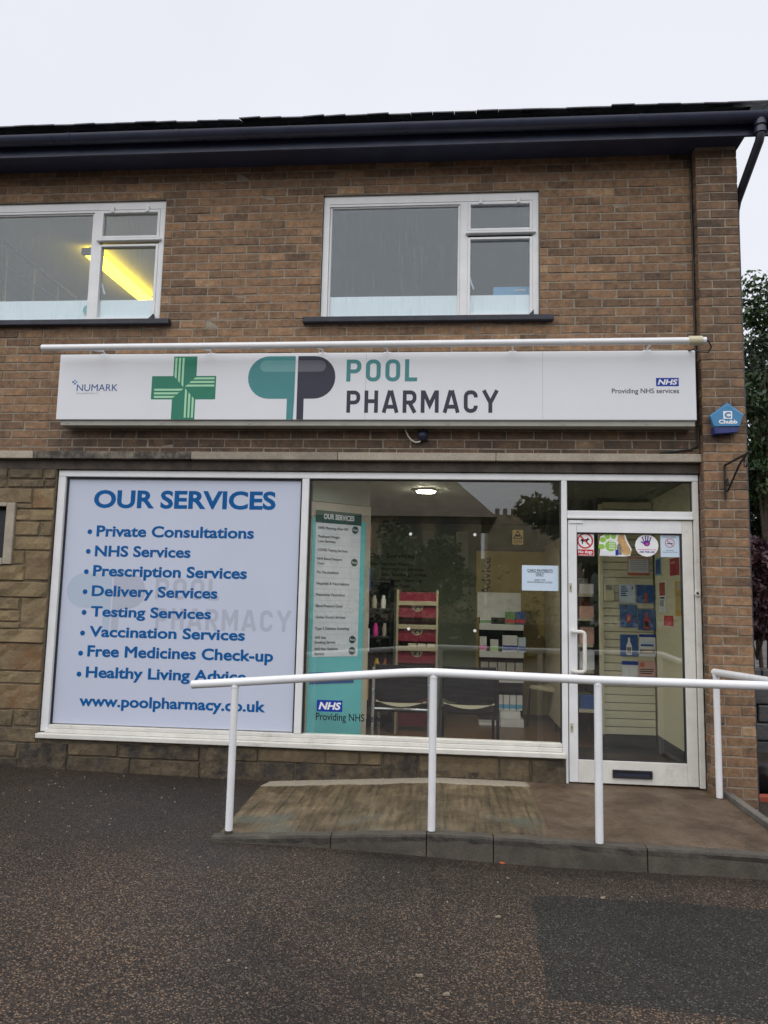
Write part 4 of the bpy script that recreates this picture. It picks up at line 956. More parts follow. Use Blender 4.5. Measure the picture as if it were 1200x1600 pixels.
ptext('IF YOU NEED SOMEONE TO HELP', DG, 996, 1025, 858, 859.6, 'magenta_print', st, .02, 0, .0016); ptext('ASK FOR ANI', DG, 999, 1022.5, 861, 864, 'purple_print', st, .04, 0, .0016)
st = sticker('no_smoking_sticker', 'pale no smoking notice at the top right of the door', 1046.5, 870)
prect('sheet', 1032, 1061.5, 832, 870.5, DG, .0008, 'paper_blue', st); ptext('Thanks for not smoking', DG, 1034.5, 1057.5, 834.5, 836.6, 'black_print', st, .02, 0, .0016); ptext('not even an e-cig please', DG, 1036, 1056, 838, 839.8, 'black_print', st, .01, 0, .0016)
cx_, _, cz_ = at(1046.5, 848.5, DG); m_ = MB(); ring2d(m_, cx_, cz_, .037, .032, DG-.0018); band2d(m_, cx_-.024, cz_+.024, cx_+.024, cz_-.024, .005, DG-.0022); build('ban_ring', m_, 'red_print', st)
m_ = MB(); band2d(m_, cx_-.022, cz_-.004, cx_+.022, cz_-.004, .007, DG-.0015); build('cigarette_mark', m_, 'black_print', st)
ptext('No smoking', DG, 1041, 1052, 859, 860.8, 'black_print', st, 0, 0, .0016); ptext('It is against the law to smoke', DG, 1034.5, 1058.5, 862, 863.4, 'black_print', st, 0, 0, .0016)
# sticker ring in the left upper window
x, _, z = at(136.5, 484, .05); m_ = MB(); ring2d(m_, x, z, .042, .022, .0500); m_.add([(x+.022*math.cos(a), .0495, z+.022*math.sin(a)) for a in np.linspace(0, 2*math.pi, 17)[:-1]], [tuple(range(16))])
build('round_sticker', m_, 'teal_ring', label='round teal sticker at the foot of the left upstairs window', cat='sticker')

# ================================================================== inside the shop
def obox(nm, mat, par, d, M, bev=.002, **k): return build(nm, MB().box(*d).xf(M), mat, par, bev=bev, **k)
# ceiling lamp
cl = atz(665.5, 768, 2.44)
la = thing('ceiling_lamp', (cl[0], cl[1], 2.40), 'lit round ceiling lamp inside the shop', 'lamp')
def vdisc(cx, cy, r, z0, z1, n=32):
    m_ = MB(); m_.add([(cx+r*math.cos(2*math.pi*k/n), cy+r*math.sin(2*math.pi*k/n), z) for z in (z0, z1) for k in range(n)], [tuple(range(n))[::-1], tuple(range(n, 2*n))]+[(k, (k+1) % n, n+(k+1) % n, n+k) for k in range(n)]); return m_
build('rim', vdisc(cl[0], cl[1], .098, 2.44, 2.459), 'white_paint', la); build('diffuser', vdisc(cl[0], cl[1], .086, 2.433, 2.4395), 'lamp_white', la)
# leaflet unit with the turquoise services board, turned towards the door
A = Vector((-1.185, .13, 0)); B = Vector((-.715, .48, 0)); Lw = (B-A).length; ux = (B-A).normalized(); uy = Vector((-ux.y, ux.x, 0))
MU = Matrix(((ux.x, uy.x, 0, A.x), (ux.y, uy.y, 0, A.y), (0, 0, 1, 0), (0, 0, 0, 1))); NU = np.array([uy.x, uy.y, 0])
def uhit(px, py): p = hit(px, py, (A.x, A.y, 0), NU); return (Vector(p)-A).dot(ux), p[2]
un = thing('services_unit', (-.9, .45, 0), 'cream display unit with turquoise services board and price-list sheet behind the window', 'display unit')
obox('cabinet', 'cream_board', un, (0, Lw, .004, .34, 0, 2.20), MU); obox('upper_panel', 'shop_wall', un, (.01, Lw-.01, .01, .30, 2.205, 2.44), MU)
zt_ = uhit(505, 800)[1]-.06
obox('turquoise_board', 'teal_panel', un, (.012, Lw-.055, -.002, .0035, .02, 2.06), MU)
lu0, lu1 = uhit(489, 950)[0], uhit(560, 950)[0]; lz0, lz1 = uhit(520, 1026)[1], uhit(530, 818)[1]; hz_1 = uhit(530, 800)[1]
obox('price_list', 'list_paper', un, (lu0, lu1, -.006, -.0025, lz0, lz1), MU, bev=0); obox('list_header', 'dark_green', un, (lu0-.004, lu1+.004, -.009, -.0065, lz1-.005, hz_1), MU, bev=0)
def utext(s, u0, u1, zb, cap, mt, bold=0.): letters(s, u0, u1, zb, cap, -.0105, mt, un, bold, 0, M=MU)
lw_ = lu1-lu0; utext('OUR SERVICES', lu0+lw_*.16, lu0+lw_*.84, lz1+.028, .045, 'white_print', .035)
IT = [(829, ('NHS Morning After Pill',), 1), (843, ('Medicated Weight', 'Loss Services'), 0), (858, ('COVID Testing Services',), 0), (873, ('NHS Blood Pressure', 'Check'), 1), (892, ('Flu Vaccinations',), 0), (910, ('Hepatitis B Vaccinations',), 0), (928, ('Pneumonia Vaccination',), 0), (945, ('Blood Pressure Check',), 0), (963, ('Online Doctor Services',), 0), (981, ('Type 2 Diabetes Screening',), 0), (996, ('NHS Stop', 'Smoking Service'), 1), (1015, ('NHS New Medicines', 'Service'), 1)]
nI = len(IT)
for i, (py, ls, fr_) in enumerate(IT):
    zc = lz1-(lz1-lz0)*(i+.5)/nI; cap = .022
    for j, s_ in enumerate(ls):
        zb = zc-cap/2+(.02 if len(ls) == 2 and j == 0 else (-.02 if len(ls) == 2 else 0)); utext(s_, lu0+lw_*.05, lu0+lw_*(.05+.0295*len(s_)), zb, cap, 'black_print', .008)
    if fr_:
        uc = lu0+lw_*.87; m_ = MB(); m_.add([(uc+.033*math.cos(a), -.0085, zc+.033*math.sin(a)) for a in np.linspace(0, 2*math.pi, 21)[:-1]], [tuple(range(20))]); m_.xf(MU); build('free_badge', m_, 'dark_green', un); utext('Free', uc-.024, uc+.024, zc-.01, .02, 'white_print', .02)
    if i: obox('list_line', 'grey_print', un, (lu0+.005, lu1-.005, -.0066, -.0062, zc+(lz1-lz0)/nI/2-.001, zc+(lz1-lz0)/nI/2), MU, bev=0)
b0, b1 = uhit(483, 1058)[0], uhit(552, 1058)[0]; obox('blue_strip', 'poster_blue', un, (b0, b1, -.006, -.0025, uhit(515, 1068)[1], uhit(515, 1050)[1]), MU, bev=0)
# leaflets in pockets on the unit's side
for i, (py, mt, wd) in enumerate(((840, 'red_brick', .2), (878, 'paper_white', .17), (905, 'poster_blue', .2), (958, 'paper_blue', .22), (1000, 'paper_white', .22), (1040, 'yellow_print', .2), (1075, 'yellow_print', .2), (1105, 'paper_white', .2))):
    z = at(582, py, .55)[2]
    obox('leaflet', mt, None, (Lw+.005, Lw+.03, .03+.02*(i % 2), .03+wd, z-.10, z+.10), MU @ Matrix.Rotation(0, 4, 'Z'), label='%s in the side rack of the turquoise unit' % ('red leaflet topmost', 'white leaflet below the red one', 'blue leaflet', 'pale blue leaflet', 'white leaflet below the pale blue one', 'upper yellow leaflet', 'lower yellow leaflet', 'white leaflet lowest')[i], cat='leaflet', group='leaflets in the side rack')
# dark shelving behind it
ds = thing('dark_shelving', (-.95, 2.3, 0), 'dark shelving unit between the turquoise unit and the red stand', 'shelving')
bx('back', 'chair_black', ds, -1.5, -.64, 2.44, 2.46, 0, 1.62)
for z in (.2, .62, 1.0, 1.3, 1.6): bx('shelf', 'frame_edge', ds, -1.5, -.64, 2.08, 2.43, z-.02, z)
for x in (-1.5, -.66): bx('side', 'chair_black', ds, x, x+.02, 2.08, 2.435, 0, 1.62)
for i, (x, z, mt) in enumerate(((-.84, 1.3, 'shelf_grey'), (-.74, 1.3, 'box_white'), (-.82, 1.0, 'magenta_print'), (-.72, 1.0, 'shelf_grey'), (-.8, .62, 'yellow_print'), (-.7, .62, 'orange_print'))):
    m_ = MB(); m_.add([(x+r_*math.cos(a), 2.2+r_*math.sin(a), z+h) for r_, h in ((.028, .001), (.03, .09), (.018, .115), (.018, .14)) for a in np.linspace(0, 2*math.pi, 13)[:-1]], [(j*12+k_, j*12+(k_+1) % 12, (j+1)*12+(k_+1) % 12, (j+1)*12+k_) for j in range(3) for k_ in range(12)]+[tuple(range(36, 48))])
    build('bottle', m_, mt, smooth=True, label='%s bottle on the dark shelving, %s shelf' % (('grey', 'white', 'pink', 'grey-brown', 'yellow', 'orange')[i], ('upper', 'upper', 'middle', 'middle', 'lower', 'lower')[i]), cat='bottle', group='bottles on the dark shelving')
# red promotion stand
rs = thing('red_stand', (-.36, 2.0, 0), 'tall red promotion stand with round £1 badges and cream shelves', 'display stand')
rx0, rx1 = at(620, 950, 2.0)[0], at(685, 950, 2.0)[0]; rt = at(650, 925, 2.0)[2]
for x in (rx0, rx1-.022): bx('upright', 'stand_cream', rs, x, x+.022, 1.95, 2.35, 0, rt+.02)
bx('back_panel', 'stand_red', rs, rx0+.022, rx1-.022, 2.2, 2.22, .05, rt)
for py in (943, 980, 1014, 1049):
    z = at(650, py, 1.97)[2]
    s_ = bx('shelf', 'stand_cream', rs, rx0+.022, rx1-.022, 1.96, 2.199, z-.02, z+.025); 
    f = bx('front_panel', 'stand_red', rs, rx0+.022, rx1-.022, 1.985, 1.998, z-.15, z-.02)
    cx_ = (rx0+rx1)/2; m_ = MB(); m_.add([(cx_+.065*math.cos(a), 1.983, z-.021-.065*math.sin(a)) for a in np.linspace(0, math.pi, 15)], [tuple(range(15))]); bd = build('price_badge', m_, 'stand_cream', f); letters('£1', cx_-.035, cx_+.035, z-.068, .036, 1.981, 'black_print', bd, .02)
for i in range(3): bx('packet', 'cream_board', None, rx0+.13+i*.1, rx0+.215+i*.1, 1.99, 2.08, at(650, 1014, 1.97)[2]+.026, at(650, 1014, 1.97)[2]+.055, label='cream packet on the red stand, %s' % ('left one', 'middle one', 'right one')[i], cat='packet', group='packets on the red stand')
# interior wall lettering
wl_ = thing('wall_lettering', (-.5, 4.29, 1.6), 'black service list lettered on the back wall of the shop', 'lettering')
WY = 4.296
for s_, xl, xr, yc, yb in (('Our Services', 577, 648, 864.5, 872), ('Free Express Repeat', 577, 645, 878, 883.5), ('Prescription Services', 596, 662, 886.5, 892), ('Stop Smoking Service', 595, 666, 895, 900.5), ('Medicines Check up', 595, 659, 904, 909.5), ('Diabetes Testing', 595, 647, 912.5, 918), ('Blood Pressure Testing', 595, 669, 921.5, 927)): ptext(s_, WY, xl, xr, yc, yb, 'black_print', wl_, .02)
# ochre advice board
AY = 3.45
ab = thing('advice_board', tuple(at(808, 1000, AY)), 'ochre partition board lettered Advice behind the product stand', 'board')
x0, x1, _, z1 = rect(744, 905, 862, 1000, AY); bx('panel', 'ochre_board', ab, x0, x1, AY, AY+.04, .05, z1); bx('top_trim', 'frame_edge', ab, x0-.02, x1, AY-.01, AY+.05, z1+.002, z1+.03)
ax = at(766, 900, AY)[0]; za, zb_ = at(760, 930, AY)[2], at(760, 871, AY)[2]
v_, f_ = textmesh('Advice', .02); a_ = min(p[0] for p in v_); b_ = max(p[0] for p in v_); kk_ = (zb_-za)/(b_-a_); cw = ax-at(752, 900, AY)[0]
build('lettering', MB().add([(ax-p[1]/.722*cw, AY-.002, za+(p[0]-a_)*kk_) for p in v_], f_), 'black_print', ab)
# black product stand with white shelves
PSY = 3.0
ps = thing('product_stand', (.55, 3.1, 0), 'black floor stand with white shelves of medicine boxes', 'display stand')
q0, q1, _, qt = rect(746, 818, 926, 962, PSY); bx('header_board', 'paper_white', ps, q0, q1-.03, PSY+.02, PSY+.035, at(780, 965, PSY)[2], qt)
bx('column', 'chair_black', ps, q0+.03, q1, PSY+.036, PSY+.3, .02, at(780, 955, PSY)[2])
SH = []
for py, xa in ((980, 749), (1023, 749), (1062, 775)):
    a, b, c, d = rect(xa, 818, py-4.5, py+4.5, PSY-.1); bx('shelf', 'box_white', ps, a, b, PSY-.12, PSY+.034, c, d); SH.append(d)
a, b, c, d = rect(782, 818, 1115, 1124, PSY-.25); bx('base_step', 'box_white', ps, a, b, PSY-.3, PSY+.03, .002, .085); bx('base_step', 'box_white', ps, a, b-.03, PSY-.2, PSY+.03, .087, .16); bx('base_plate', 'box_white', ps, q0+.02, a-.002, PSY-.22, PSY+.03, .002, .03)
def mbox(x, y, z, w_, d, h, mt, mt2, lab):
    t = thing('medicine_box', (x+w_/2, y+d/2, z), lab, 'box', 'medicine boxes on the product stand')
    bx('carton', mt, t, x, x+w_, y, y+d, z+.001, z+h, bev=.001); bx('print_band', mt2, t, x+.001, x+w_-.001, y-.0015, y-.0002, z+h*.12, z+h*.4, bev=0)
rows = [(0, [(.005, .13, .11, 'box_white', 'box_green', 'white and green carton'), (.14, .0, 0, None, None, None), (.30, .11, .15, 'box_green', 'red_print', 'green floral carton'), (.42, .11, .15, 'poster_blue', 'red_print', 'blue floral carton')]),
        (1, [(.005, .08, .17, 'box_white', 'magenta_print', 'tall white and pink carton'), (.13, .09, .14, 'box_white', 'lime_print', 'short white and lime carton'), (.27, .17, .19, 'paper_white', 'nhs_blue', 'wide white and navy carton'), (.45, .085, .17, 'paper_blue', 'nhs_blue', 'pale blue carton')]),
        (2, [(.02+.1*i, .085, .16, 'shelf_grey', 'poster_red', 'grey and red carton, %s' % s) for i, s in enumerate(('first from left', 'second from left', 'third from left', 'fourth from left', 'fifth from left'))])]
sx_ = at(749, 1000, PSY-.1)[0]
for r_, its in rows:
    for dx, w_, h, m1, m2, lb2 in its:
        if m1: mbox(sx_+dx, PSY-.1, SH[r_], w_, .07, h, m1, m2, '%s on the %s shelf of the product stand' % (lb2, ('top', 'middle', 'lower')[r_]))
for i in range(4): mbox(a-.03+i*.075, PSY-.1, .161, .065, .05, .17, 'box_white', 'numark_cyan', 'slim white and blue carton at the stand base, %s' % ('first from left', 'second from left', 'third from left', 'fourth from left')[i])
# waiting chairs
def chair(cx, cy, legmat, edge, lab, yaw=0, padmat='chair_black'):
    t = thing('waiting_chair', (cx, cy, 0), lab, 'chair', 'waiting chairs in the shop')
    M = Matrix.Translation((cx, cy, 0)) @ Matrix.Rotation(yaw, 4, 'Z')      # chair back faces the window (-Y)
    def curved(y0, th, z0, z1, w_, sag, lift=0):
        m_ = MB(); K = 12; vs = []
        for i in range(K+1):
            u = i/K*2-1; X = u*w_/2; Y = y0-sag*(1-u*u); zl = lift*(u*u)
            vs += [(X, Y, z0+zl), (X, Y, z1), (X, Y+th, z1), (X, Y+th, z0+zl)]
        fs = [(i*4+k, i*4+(k+1) % 4, (i+1)*4+(k+1) % 4, (i+1)*4+k) for i in range(K) for k in range(4)]+[(0, 1, 2, 3), (K*4+3, K*4+2, K*4+1, K*4)]
        return m_.add(vs, fs).xf(M)
    build('backrest', curved(-.20, .035, .50, .82, .46, .05, .05), padmat, t, smooth=True, bev=.008); build('back_edge', curved(-.205, .03, .468, .499, .44, .055, .045), edge, t, smooth=True)
    m_ = MB().box(-.22, .22, -.19, .22, .41, .455).xf(M); build('seat', m_, padmat, t, bev=.015)
    for sx2 in (-1, 1):
        build('leg', MB().tube([M @ Vector((sx2*.245, -.24, 0)), M @ Vector((sx2*.245, -.21, .42)), M @ Vector((sx2*.24, -.235, .8))], .0135, 10), legmat, t, smooth=True)
        build('leg', MB().tube([M @ Vector((sx2*.23, .24, 0)), M @ Vector((sx2*.23, .2, .42))], .0135, 10), legmat, t, smooth=True)
    build('cross_bar', MB().tube([M @ Vector((-.245, -.2, .44)), M @ Vector((.245, -.2, .44))], .010, 8), legmat, t, smooth=True)
chair(-.425, .78, 'chair_metal', 'chair_cream', 'black waiting chair with chrome legs just inside the window, left one')
chair(.165, .78, 'chair_black', 'chair_cream', 'black waiting chair with black legs just inside the window, right one')
chair(1.22, 2.85, 'chair_black', 'chair_cream', 'cream waiting chair beside the product stand', yaw=2.2, padmat='chair_cream')
# slatwall panel facing the door
SY2 = 1.62; u0, u1 = at(943, 1000, SY2)[0], 2.0
sw_ = thing('slatwall', ((u0+u1)/2, SY2, .13), 'cream slatted display panel facing the door', 'slatwall')
bx('backing', 'shelf_grey', sw_, u0, u1, SY2+.012, SY2+.03, .13, 2.40, bev=0); bx('end_post', 'cream_wall', sw_, u0-.035, u0-.001, SY2-.02, SY2+.05, .13, 2.40); bx('plinth', 'mat_black', sw_, u0-.03, u1, SY2, SY2+.03, .001, .128)
z = .135; slat0 = None
while z < 2.36:
    if slat0 is None: slat0 = bx('slat', 'cream_wall', sw_, u0, u1, SY2-.004, SY2+.0115, z, z+.068, bev=.003); zz0 = z
    else:
        c_ = slat0.copy(); COL.objects.link(c_); c_.parent = sw_; c_.location = slat0.location+Vector((0, 0, z-zz0))
    z += .0765
LF = SY2-.012
def leaf(nm, lab, xl, xr, yt, yb, mt, marks=(), tilt=0, cat='leaflet', group='leaflets on the slatted panel'):
    t = thing(nm, tuple(at((xl+xr)/2, yb, LF)), lab, cat, group); x0, x1, z0, z1 = rect(xl, xr, yt, yb, LF)
    bx('sheet', mt, t, x0, x1, LF-.004, LF, z0, z1, bev=0)
    for i, (a, b, c, d, m2) in enumerate(marks):
        bx('print', m2, t, x0+(x1-x0)*a, x0+(x1-x0)*b, LF-.0052-.0004*i, LF-.0045-.0004*i, z1-(z1-z0)*d, z1-(z1-z0)*c, bev=0)
    return t, (x0, x1, z0, z1)
leaf('information_notice', 'pink-edged typed notice near the top of the slatted panel', 980.5, 1014.5, 870, 899, 'pink_print', [(.05, .95, .14, .84, 'paper_white'), (.0, 1, .88, .99, 'orange_print')]+[(.1, .9, .2+.1*i, .23+.1*i, 'grey_print') for i in range(6)], cat='notice')
leaf('leaflet', 'pale blue leaflet asking about your units, upper left of the panel', 967, 992.5, 913, 941.5, 'paper_blue', [(.12, .42+.06*(i % 3), .1+.12*i, .18+.12*i, 'poster_blue') for i in range(5)]+[(.78, .84, .1, .3, 'purple_print')])
leaf('leaflet', 'navy leaflet with faint bottle, upper right of the slatted panel', 995, 1022.5, 914, 942.5, 'poster_blue', [(.42, .6, .45, .95, 'red_brick')])
def bottle_leaf(lab, xl, xr, yt, yb, bm, lm):
    t, (x0, x1, z0, z1) = leaf('leaflet', lab, xl, xr, yt, yb, 'poster_blue'); cx_ = (x0+x1)/2; h = (z1-z0)
    o = [(-.13, .06), (.13, .06), (.14, .12), (.14, .5), (.05, .68), (.045, .86), (-.045, .86), (-.05, .68), (-.14, .5), (-.14, .12)]
    flat('bottle_print', [(cx_+a*h*.9, z0+b*h) for a, b in o], LF-.006, bm, t); flat('label_print', [(cx_-.10*h, z0+.16*h), (cx_+.10*h, z0+.16*h), (cx_+.10*h, z0+.42*h), (cx_-.10*h, z0+.42*h)], LF-.0066, lm, t)
leaf('leaflet', 'blue leaflet with small red emblem, left in the second row', 968.5, 995.5, 944.5, 980, 'poster_blue', [(.38, .62, .45, .78, 'red_print'), (.45, .55, .53, .7, 'pink_print')])
bottle_leaf('blue leaflet with red bottle, right in the second row', 997, 1023.5, 952.5, 984.5, 'red_print', 'black_print')
bottle_leaf('blue leaflet with white bottle, left in the third row', 969, 996.5, 991.5, 1025.5, 'white_print', 'cat_grey')
leaf('leaflet', 'white leaflet with navy band and photograph, right in the third row', 998.5, 1024, 991, 1026, 'paper_white', [(0, 1, 0, .13, 'nhs_blue'), (.1, .9, .3, .52, 'paper_blue'), (.1, .88, .45, .53, 'nhs_blue'), (.03, .97, .68, .86, 'cat_grey'), (.3, .8, .72, .82, 'dog_gold')])
leaf('leaflet', 'white leaflet with navy header, left in the bottom row', 971.5, 997, 1033, 1062, 'paper_white', [(0, 1, 0, .2, 'nhs_blue'), (.1, .45, .35, .9, 'list_paper'), (.55, .9, .35, .9, 'list_paper')])
leaf('leaflet', 'pale pink leaflet with orange sun, right in the bottom row', 998, 1024, 1032.5, 1064, 'pink_print', [(.06, .35, .1, .3, 'orange_print'), (.05, .9, .4, .45, 'black_print'), (.05, .9, .5, .55, 'black_print'), (.05, .8, .6, .65, 'black_print'), (-.05, 1.02, .78, 1, 'poster_blue')])
leaf('wall_unit', 'small cream control unit on the slatted panel edge', 944, 957.5, 913, 938, 'chair_cream', [(.1, .8, .05, .3, 'cat_grey')], cat='control unit', group=None) if False else None
cu = thing('control_unit', tuple(at(951, 938, LF)), 'small cream control unit on the left edge of the slatted panel', 'control unit'); x0, x1, z0, z1 = rect(943.5, 958, 912.5, 938.5, LF); bx('case', 'chair_cream', cu, x0, x1, LF-.04, LF, z0, z1, bev=.004); bx('screen', 'cat_grey', cu, x0+.012, x1-.016, LF-.042, LF-.0405, z1-.06, z1-.012, bev=0)
# posters on the side wall beside the door (the wall runs front to back)
def wallposter(nm, lab, xl, xr, yt, yb, mt, marks=()):
    XW = 2.018; p = [hit(xl, (yt+yb)/2, (XW, 0, 0), np.array([1., 0, 0])), hit(xr, (yt+yb)/2, (XW, 0, 0), np.array([1., 0, 0])), hit((xl+xr)/2, yt, (XW, 0, 0), np.array([1., 0, 0])), hit((xl+xr)/2, yb, (XW, 0, 0), np.array([1., 0, 0]))]
    ya, yb_, zt2, zb2 = p[1][1], p[0][1], p[2][2], p[3][2]
    t = thing(nm, (XW, (ya+yb_)/2, zb2), lab, 'poster', 'posters on the side wall'); bx('sheet', mt, t, XW-.003, XW, ya, yb_, zb2, zt2, bev=0)
    for i, (a, b, c, d, m2) in enumerate(marks): bx('print', m2, t, XW-.0045-.0004*i, XW-.0035-.0004*i, yb_+(ya-yb_)*b, yb_+(ya-yb_)*a, zt2-(zt2-zb2)*d, zt2-(zt2-zb2)*c, bev=0)
wallposter('wall_poster', 'red poster on the side wall just right of the slatted panel', 1047, 1061, 872, 899, 'poster_red', [(.1, .6, .2, .3, 'pink_print')])
wallposter('wall_poster', 'tall narrow white poster with brown picture on the side wall', 1030, 1041, 909, 957, 'paper_white', [(.1, .9, .02, .45, 'red_brick'), (.2, .8, .5, .55, 'black_print'), (.2, .7, .6, .8, 'grey_print')])
wallposter('wall_poster', 'yellow poster on the side wall close to the door edge', 1055.5, 1067, 908, 962, 'yellow_print', [(.2, .8, .05, .25, 'cream_board'), (.15, .85, .35, .9, 'ochre_board')])
wallposter('fire_call_point', 'small red box on the side wall at mid height', 1038, 1052, 962, 978, 'red_print', ())
wallposter('wall_poster', 'narrow blue poster in the corner beside the slatted panel', 1024.5, 1033, 872, 899, 'numark_cyan', [(.1, .9, .1, .9, 'poster_blue')])
# product shelving to the left of the slatted panel, seen through the door
gs = thing('product_shelving', (1.25, 2.5, 0), 'cream product shelving seen through the left of the door', 'shelving')
bx('back', 'cream_board', gs, 1.15, 1.17, 1.75, 3.4, .1, 2.1)
SHZ = [at(905, py, 1.9)[2] for py in (928, 965, 1005, 1045, 1105)]
for z in SHZ: bx('shelf', 'cream_board', gs, 1.171, 1.43, 1.72, 3.4, z-.03, z)
pm = ['box_white', 'paper_white', 'pink_print', 'paper_blue', 'box_white', 'red_brick', 'shelf_grey', 'list_paper']
for i, z in enumerate(SHZ):
    for j in range(5):
        y = 1.78+j*.17; h = random.uniform(.1, .2); mt = ('poster_blue', 'lime_print', 'yellow_print', 'poster_blue', 'black_print')[j] if i == 4 else random.choice(pm)
        t = bx('product_carton', mt, None, 1.31, 1.45, y, y+random.uniform(.09, .14), z+.001, z+h, bev=.002, cat='carton', group='cartons on the cream shelving',
               label='carton on the %s shelf seen through the door, %s from the front' % (('top', 'second', 'third', 'fourth', 'bottom')[i], ('first', 'second', 'third', 'fourth', 'fifth')[j]))
# ---------------------------------------------------------------- upstairs
u_a, u_b = atz(139, 391, 5.06), atz(232, 470, 5.06)
fl = thing('strip_lamp', tuple(u_a), 'lit yellow strip lamp on the ceiling behind the left upstairs window', 'lamp')
d_ = u_b-u_a; d_ = d_/np.linalg.norm(d_); pside = np.array([-d_[1], d_[0], 0])
def beam(p, q, w_, z0, z1): 
    m_ = MB(); c_ = [p+pside*w_/2, q+pside*w_/2, q-pside*w_/2, p-pside*w_/2]; m_.add([(v[0], v[1], z) for z in (z0, z1) for v in c_], [(0, 1, 2, 3), (4, 7, 6, 5), (0, 4, 5, 1), (1, 5, 6, 2), (2, 6, 7, 3), (3, 7, 4, 0)]); return m_
build('diffuser', beam(u_a+d_*.03, u_b, .15, 5.02, 5.075), 'lamp_yellow', fl, bev=.01); build('end_cap', beam(u_a-d_*.02, u_a+d_*.029, .155, 5.01, 5.08), 'shelf_grey', fl, bev=.004); build('mount', beam(u_a+d_*.05, u_b, .06, 5.076, 5.118), 'shelf_grey', fl)
bal = thing('balustrade', tuple(at(60, 466, 1.2)), 'pale metal stair balustrade behind the left upstairs window', 'balustrade')
def ipt(px, py, Y=1.2): return tuple(at(px, py, Y))
for a, b in (((8, 379), (118, 466)), ((11, 418), (92, 468)), ((-20, 395), (11, 418))): build('handrail' if a[1] == 379 else 'rail', MB().tube([ipt(*a), ipt(*b)], .016 if a[1] == 379 else .009, 8), 'cream_board', bal, smooth=True)
for a, b in (((11, 382), (5, 470)), ((53, 418), (50, 470)), ((90, 446), (89, 470))): build('baluster', MB().tube([ipt(*a), ipt(b[0], b[1]+25)], .014, 8), 'cream_board', bal, smooth=True)
bb = thing('blue_box', tuple(at(800, 458, .3)), 'flat blue box on the inner sill of the right upstairs window', 'box'); x0, x1, z0, z1 = rect(771, 828, 448, 470, .3); bx('carton', 'numark_cyan', bb, x0, x1, .3, .5, z0, z1); a_, b_, c_, d_2 = rect(805, 821, 451.5, 454.5, .3); bx('label_patch', 'paper_white', bb, a_, b_, .2985, .2998, c_, d_2, bev=0)
for k_, (a_, b_) in enumerate(WINS): bx('inner_sill', 'white_paint', None, a_, b_, .12, .6, WZ0-.05, WZ0-.02, kind='structure')

# ================================================================== greenery on the right
def leaves(n, cen, rad, size, mat, parent, nm, clumps=30, seed=1):
    r_ = np.random.default_rng(seed)
    cc = r_.normal(0, 1, (clumps, 3)); cc /= np.linalg.norm(cc, axis=1)[:, None]; cc *= (r_.uniform(.15, 1, (clumps, 1))**.5)
    cc = cc*np.array(rad)*.82+np.array(cen); cr = r_.uniform(.16, .36, clumps)*np.mean(rad)
    k = r_.integers(0, clumps, n); dirs = r_.normal(0, 1, (n, 3)); dirs /= np.linalg.norm(dirs, axis=1)[:, None]
    P = cc[k]+dirs*(cr[k]*r_.uniform(.1, 1.08, n)**.45)[:, None]*np.array([1, 1, .8])
    a = r_.normal(0, 1, (n, 3)); a /= np.linalg.norm(a, axis=1)[:, None]; b = np.cross(a, r_.normal(0, 1, (n, 3))); b /= np.linalg.norm(b, axis=1)[:, None]
    s = (size*r_.uniform(.6, 1.25, n))[:, None]; c = np.cross(a, b)
    V = np.empty((n, 5, 3)); V[:, 0] = P-a*s; V[:, 1] = P+b*s*.55+c*s*.12; V[:, 2] = P+a*s; V[:, 3] = P-b*s*.55+c*s*.12; V[:, 4] = P
    me = bpy.data.meshes.new(nm); F = np.arange(n*5).reshape(n, 5)
    faces = np.concatenate([F[:, [0, 1, 4]], F[:, [1, 2, 4]], F[:, [2, 3, 4]], F[:, [3, 0, 4]]])
    me.from_pydata((V.reshape(-1, 3)-np.array(cen)).tolist(), [], faces.tolist())
    tn = np.clip(.5+.25*r_.normal(0, 1, n)+.25*r_.normal(0, 1, clumps)[k], 0, 1); A_ = me.attributes.new('tone', 'FLOAT', 'FACE'); A_.data.foreach_set('value', np.tile(tn, 4))
    me.materials.append(MT[mat]); o = bpy.data.objects.new(nm, me); COL.objects.link(o); o.parent = parent; o.location = Vector(cen)-WL[parent.name]; WL[o.name] = Vector(cen); return o
def tree(nm, lab, base, cen, rad, n, size, mat='leaf_green', seed=1, clumps=34, cat='tree', group=None, tr_r=.12):
    t = thing(nm, base, lab, cat, group); b = np.array(base); c = np.array(cen)
    build('trunk', MB().tube([b-[0, 0, .2], b*.6+c*.4+[.05, 0, 0], c], tr_r, 10, r2=tr_r*.35), 'bark', t, smooth=True)
    r_ = random.Random(seed)
    for i in range(6):
        e = c+np.array([r_.uniform(-.7, .7)*rad[0], r_.uniform(-.7, .7)*rad[1], r_.uniform(-.3, .7)*rad[2]]); s0 = b*.45+c*.55
        build('limb', MB().tube([s0, (s0+e)/2+[0, 0, .1], e], tr_r*.4, 7, r2=tr_r*.1), 'bark', t, smooth=True)
    leaves(n, cen, rad, size, mat, t, 'crown', clumps, seed)
tree('garden_tree', 'tall leafy green tree standing behind the right edge of the building', (5.1, 5.2, -.2), (5.1, 5.2, 3.35), (1.75, 1.9, 2.5), 48000, .046, seed=4, clumps=60)
tree('garden_tree', 'slender green tree nearer the pier with loose upper twigs', (4.05, 4.1, -.2), (4.05, 4.1, 4.3), (.34, .4, 1.9), 4000, .042, seed=9, clumps=26, tr_r=.06)
tree('purple_shrub', 'dark purple-leaved shrub low behind the brick pier', (3.65, 3.4, -.2), (3.65, 3.4, 1.6), (.7, .7, .75), 8000, .06, 'leaf_purple', seed=5, clumps=30, cat='shrub', tr_r=.04)
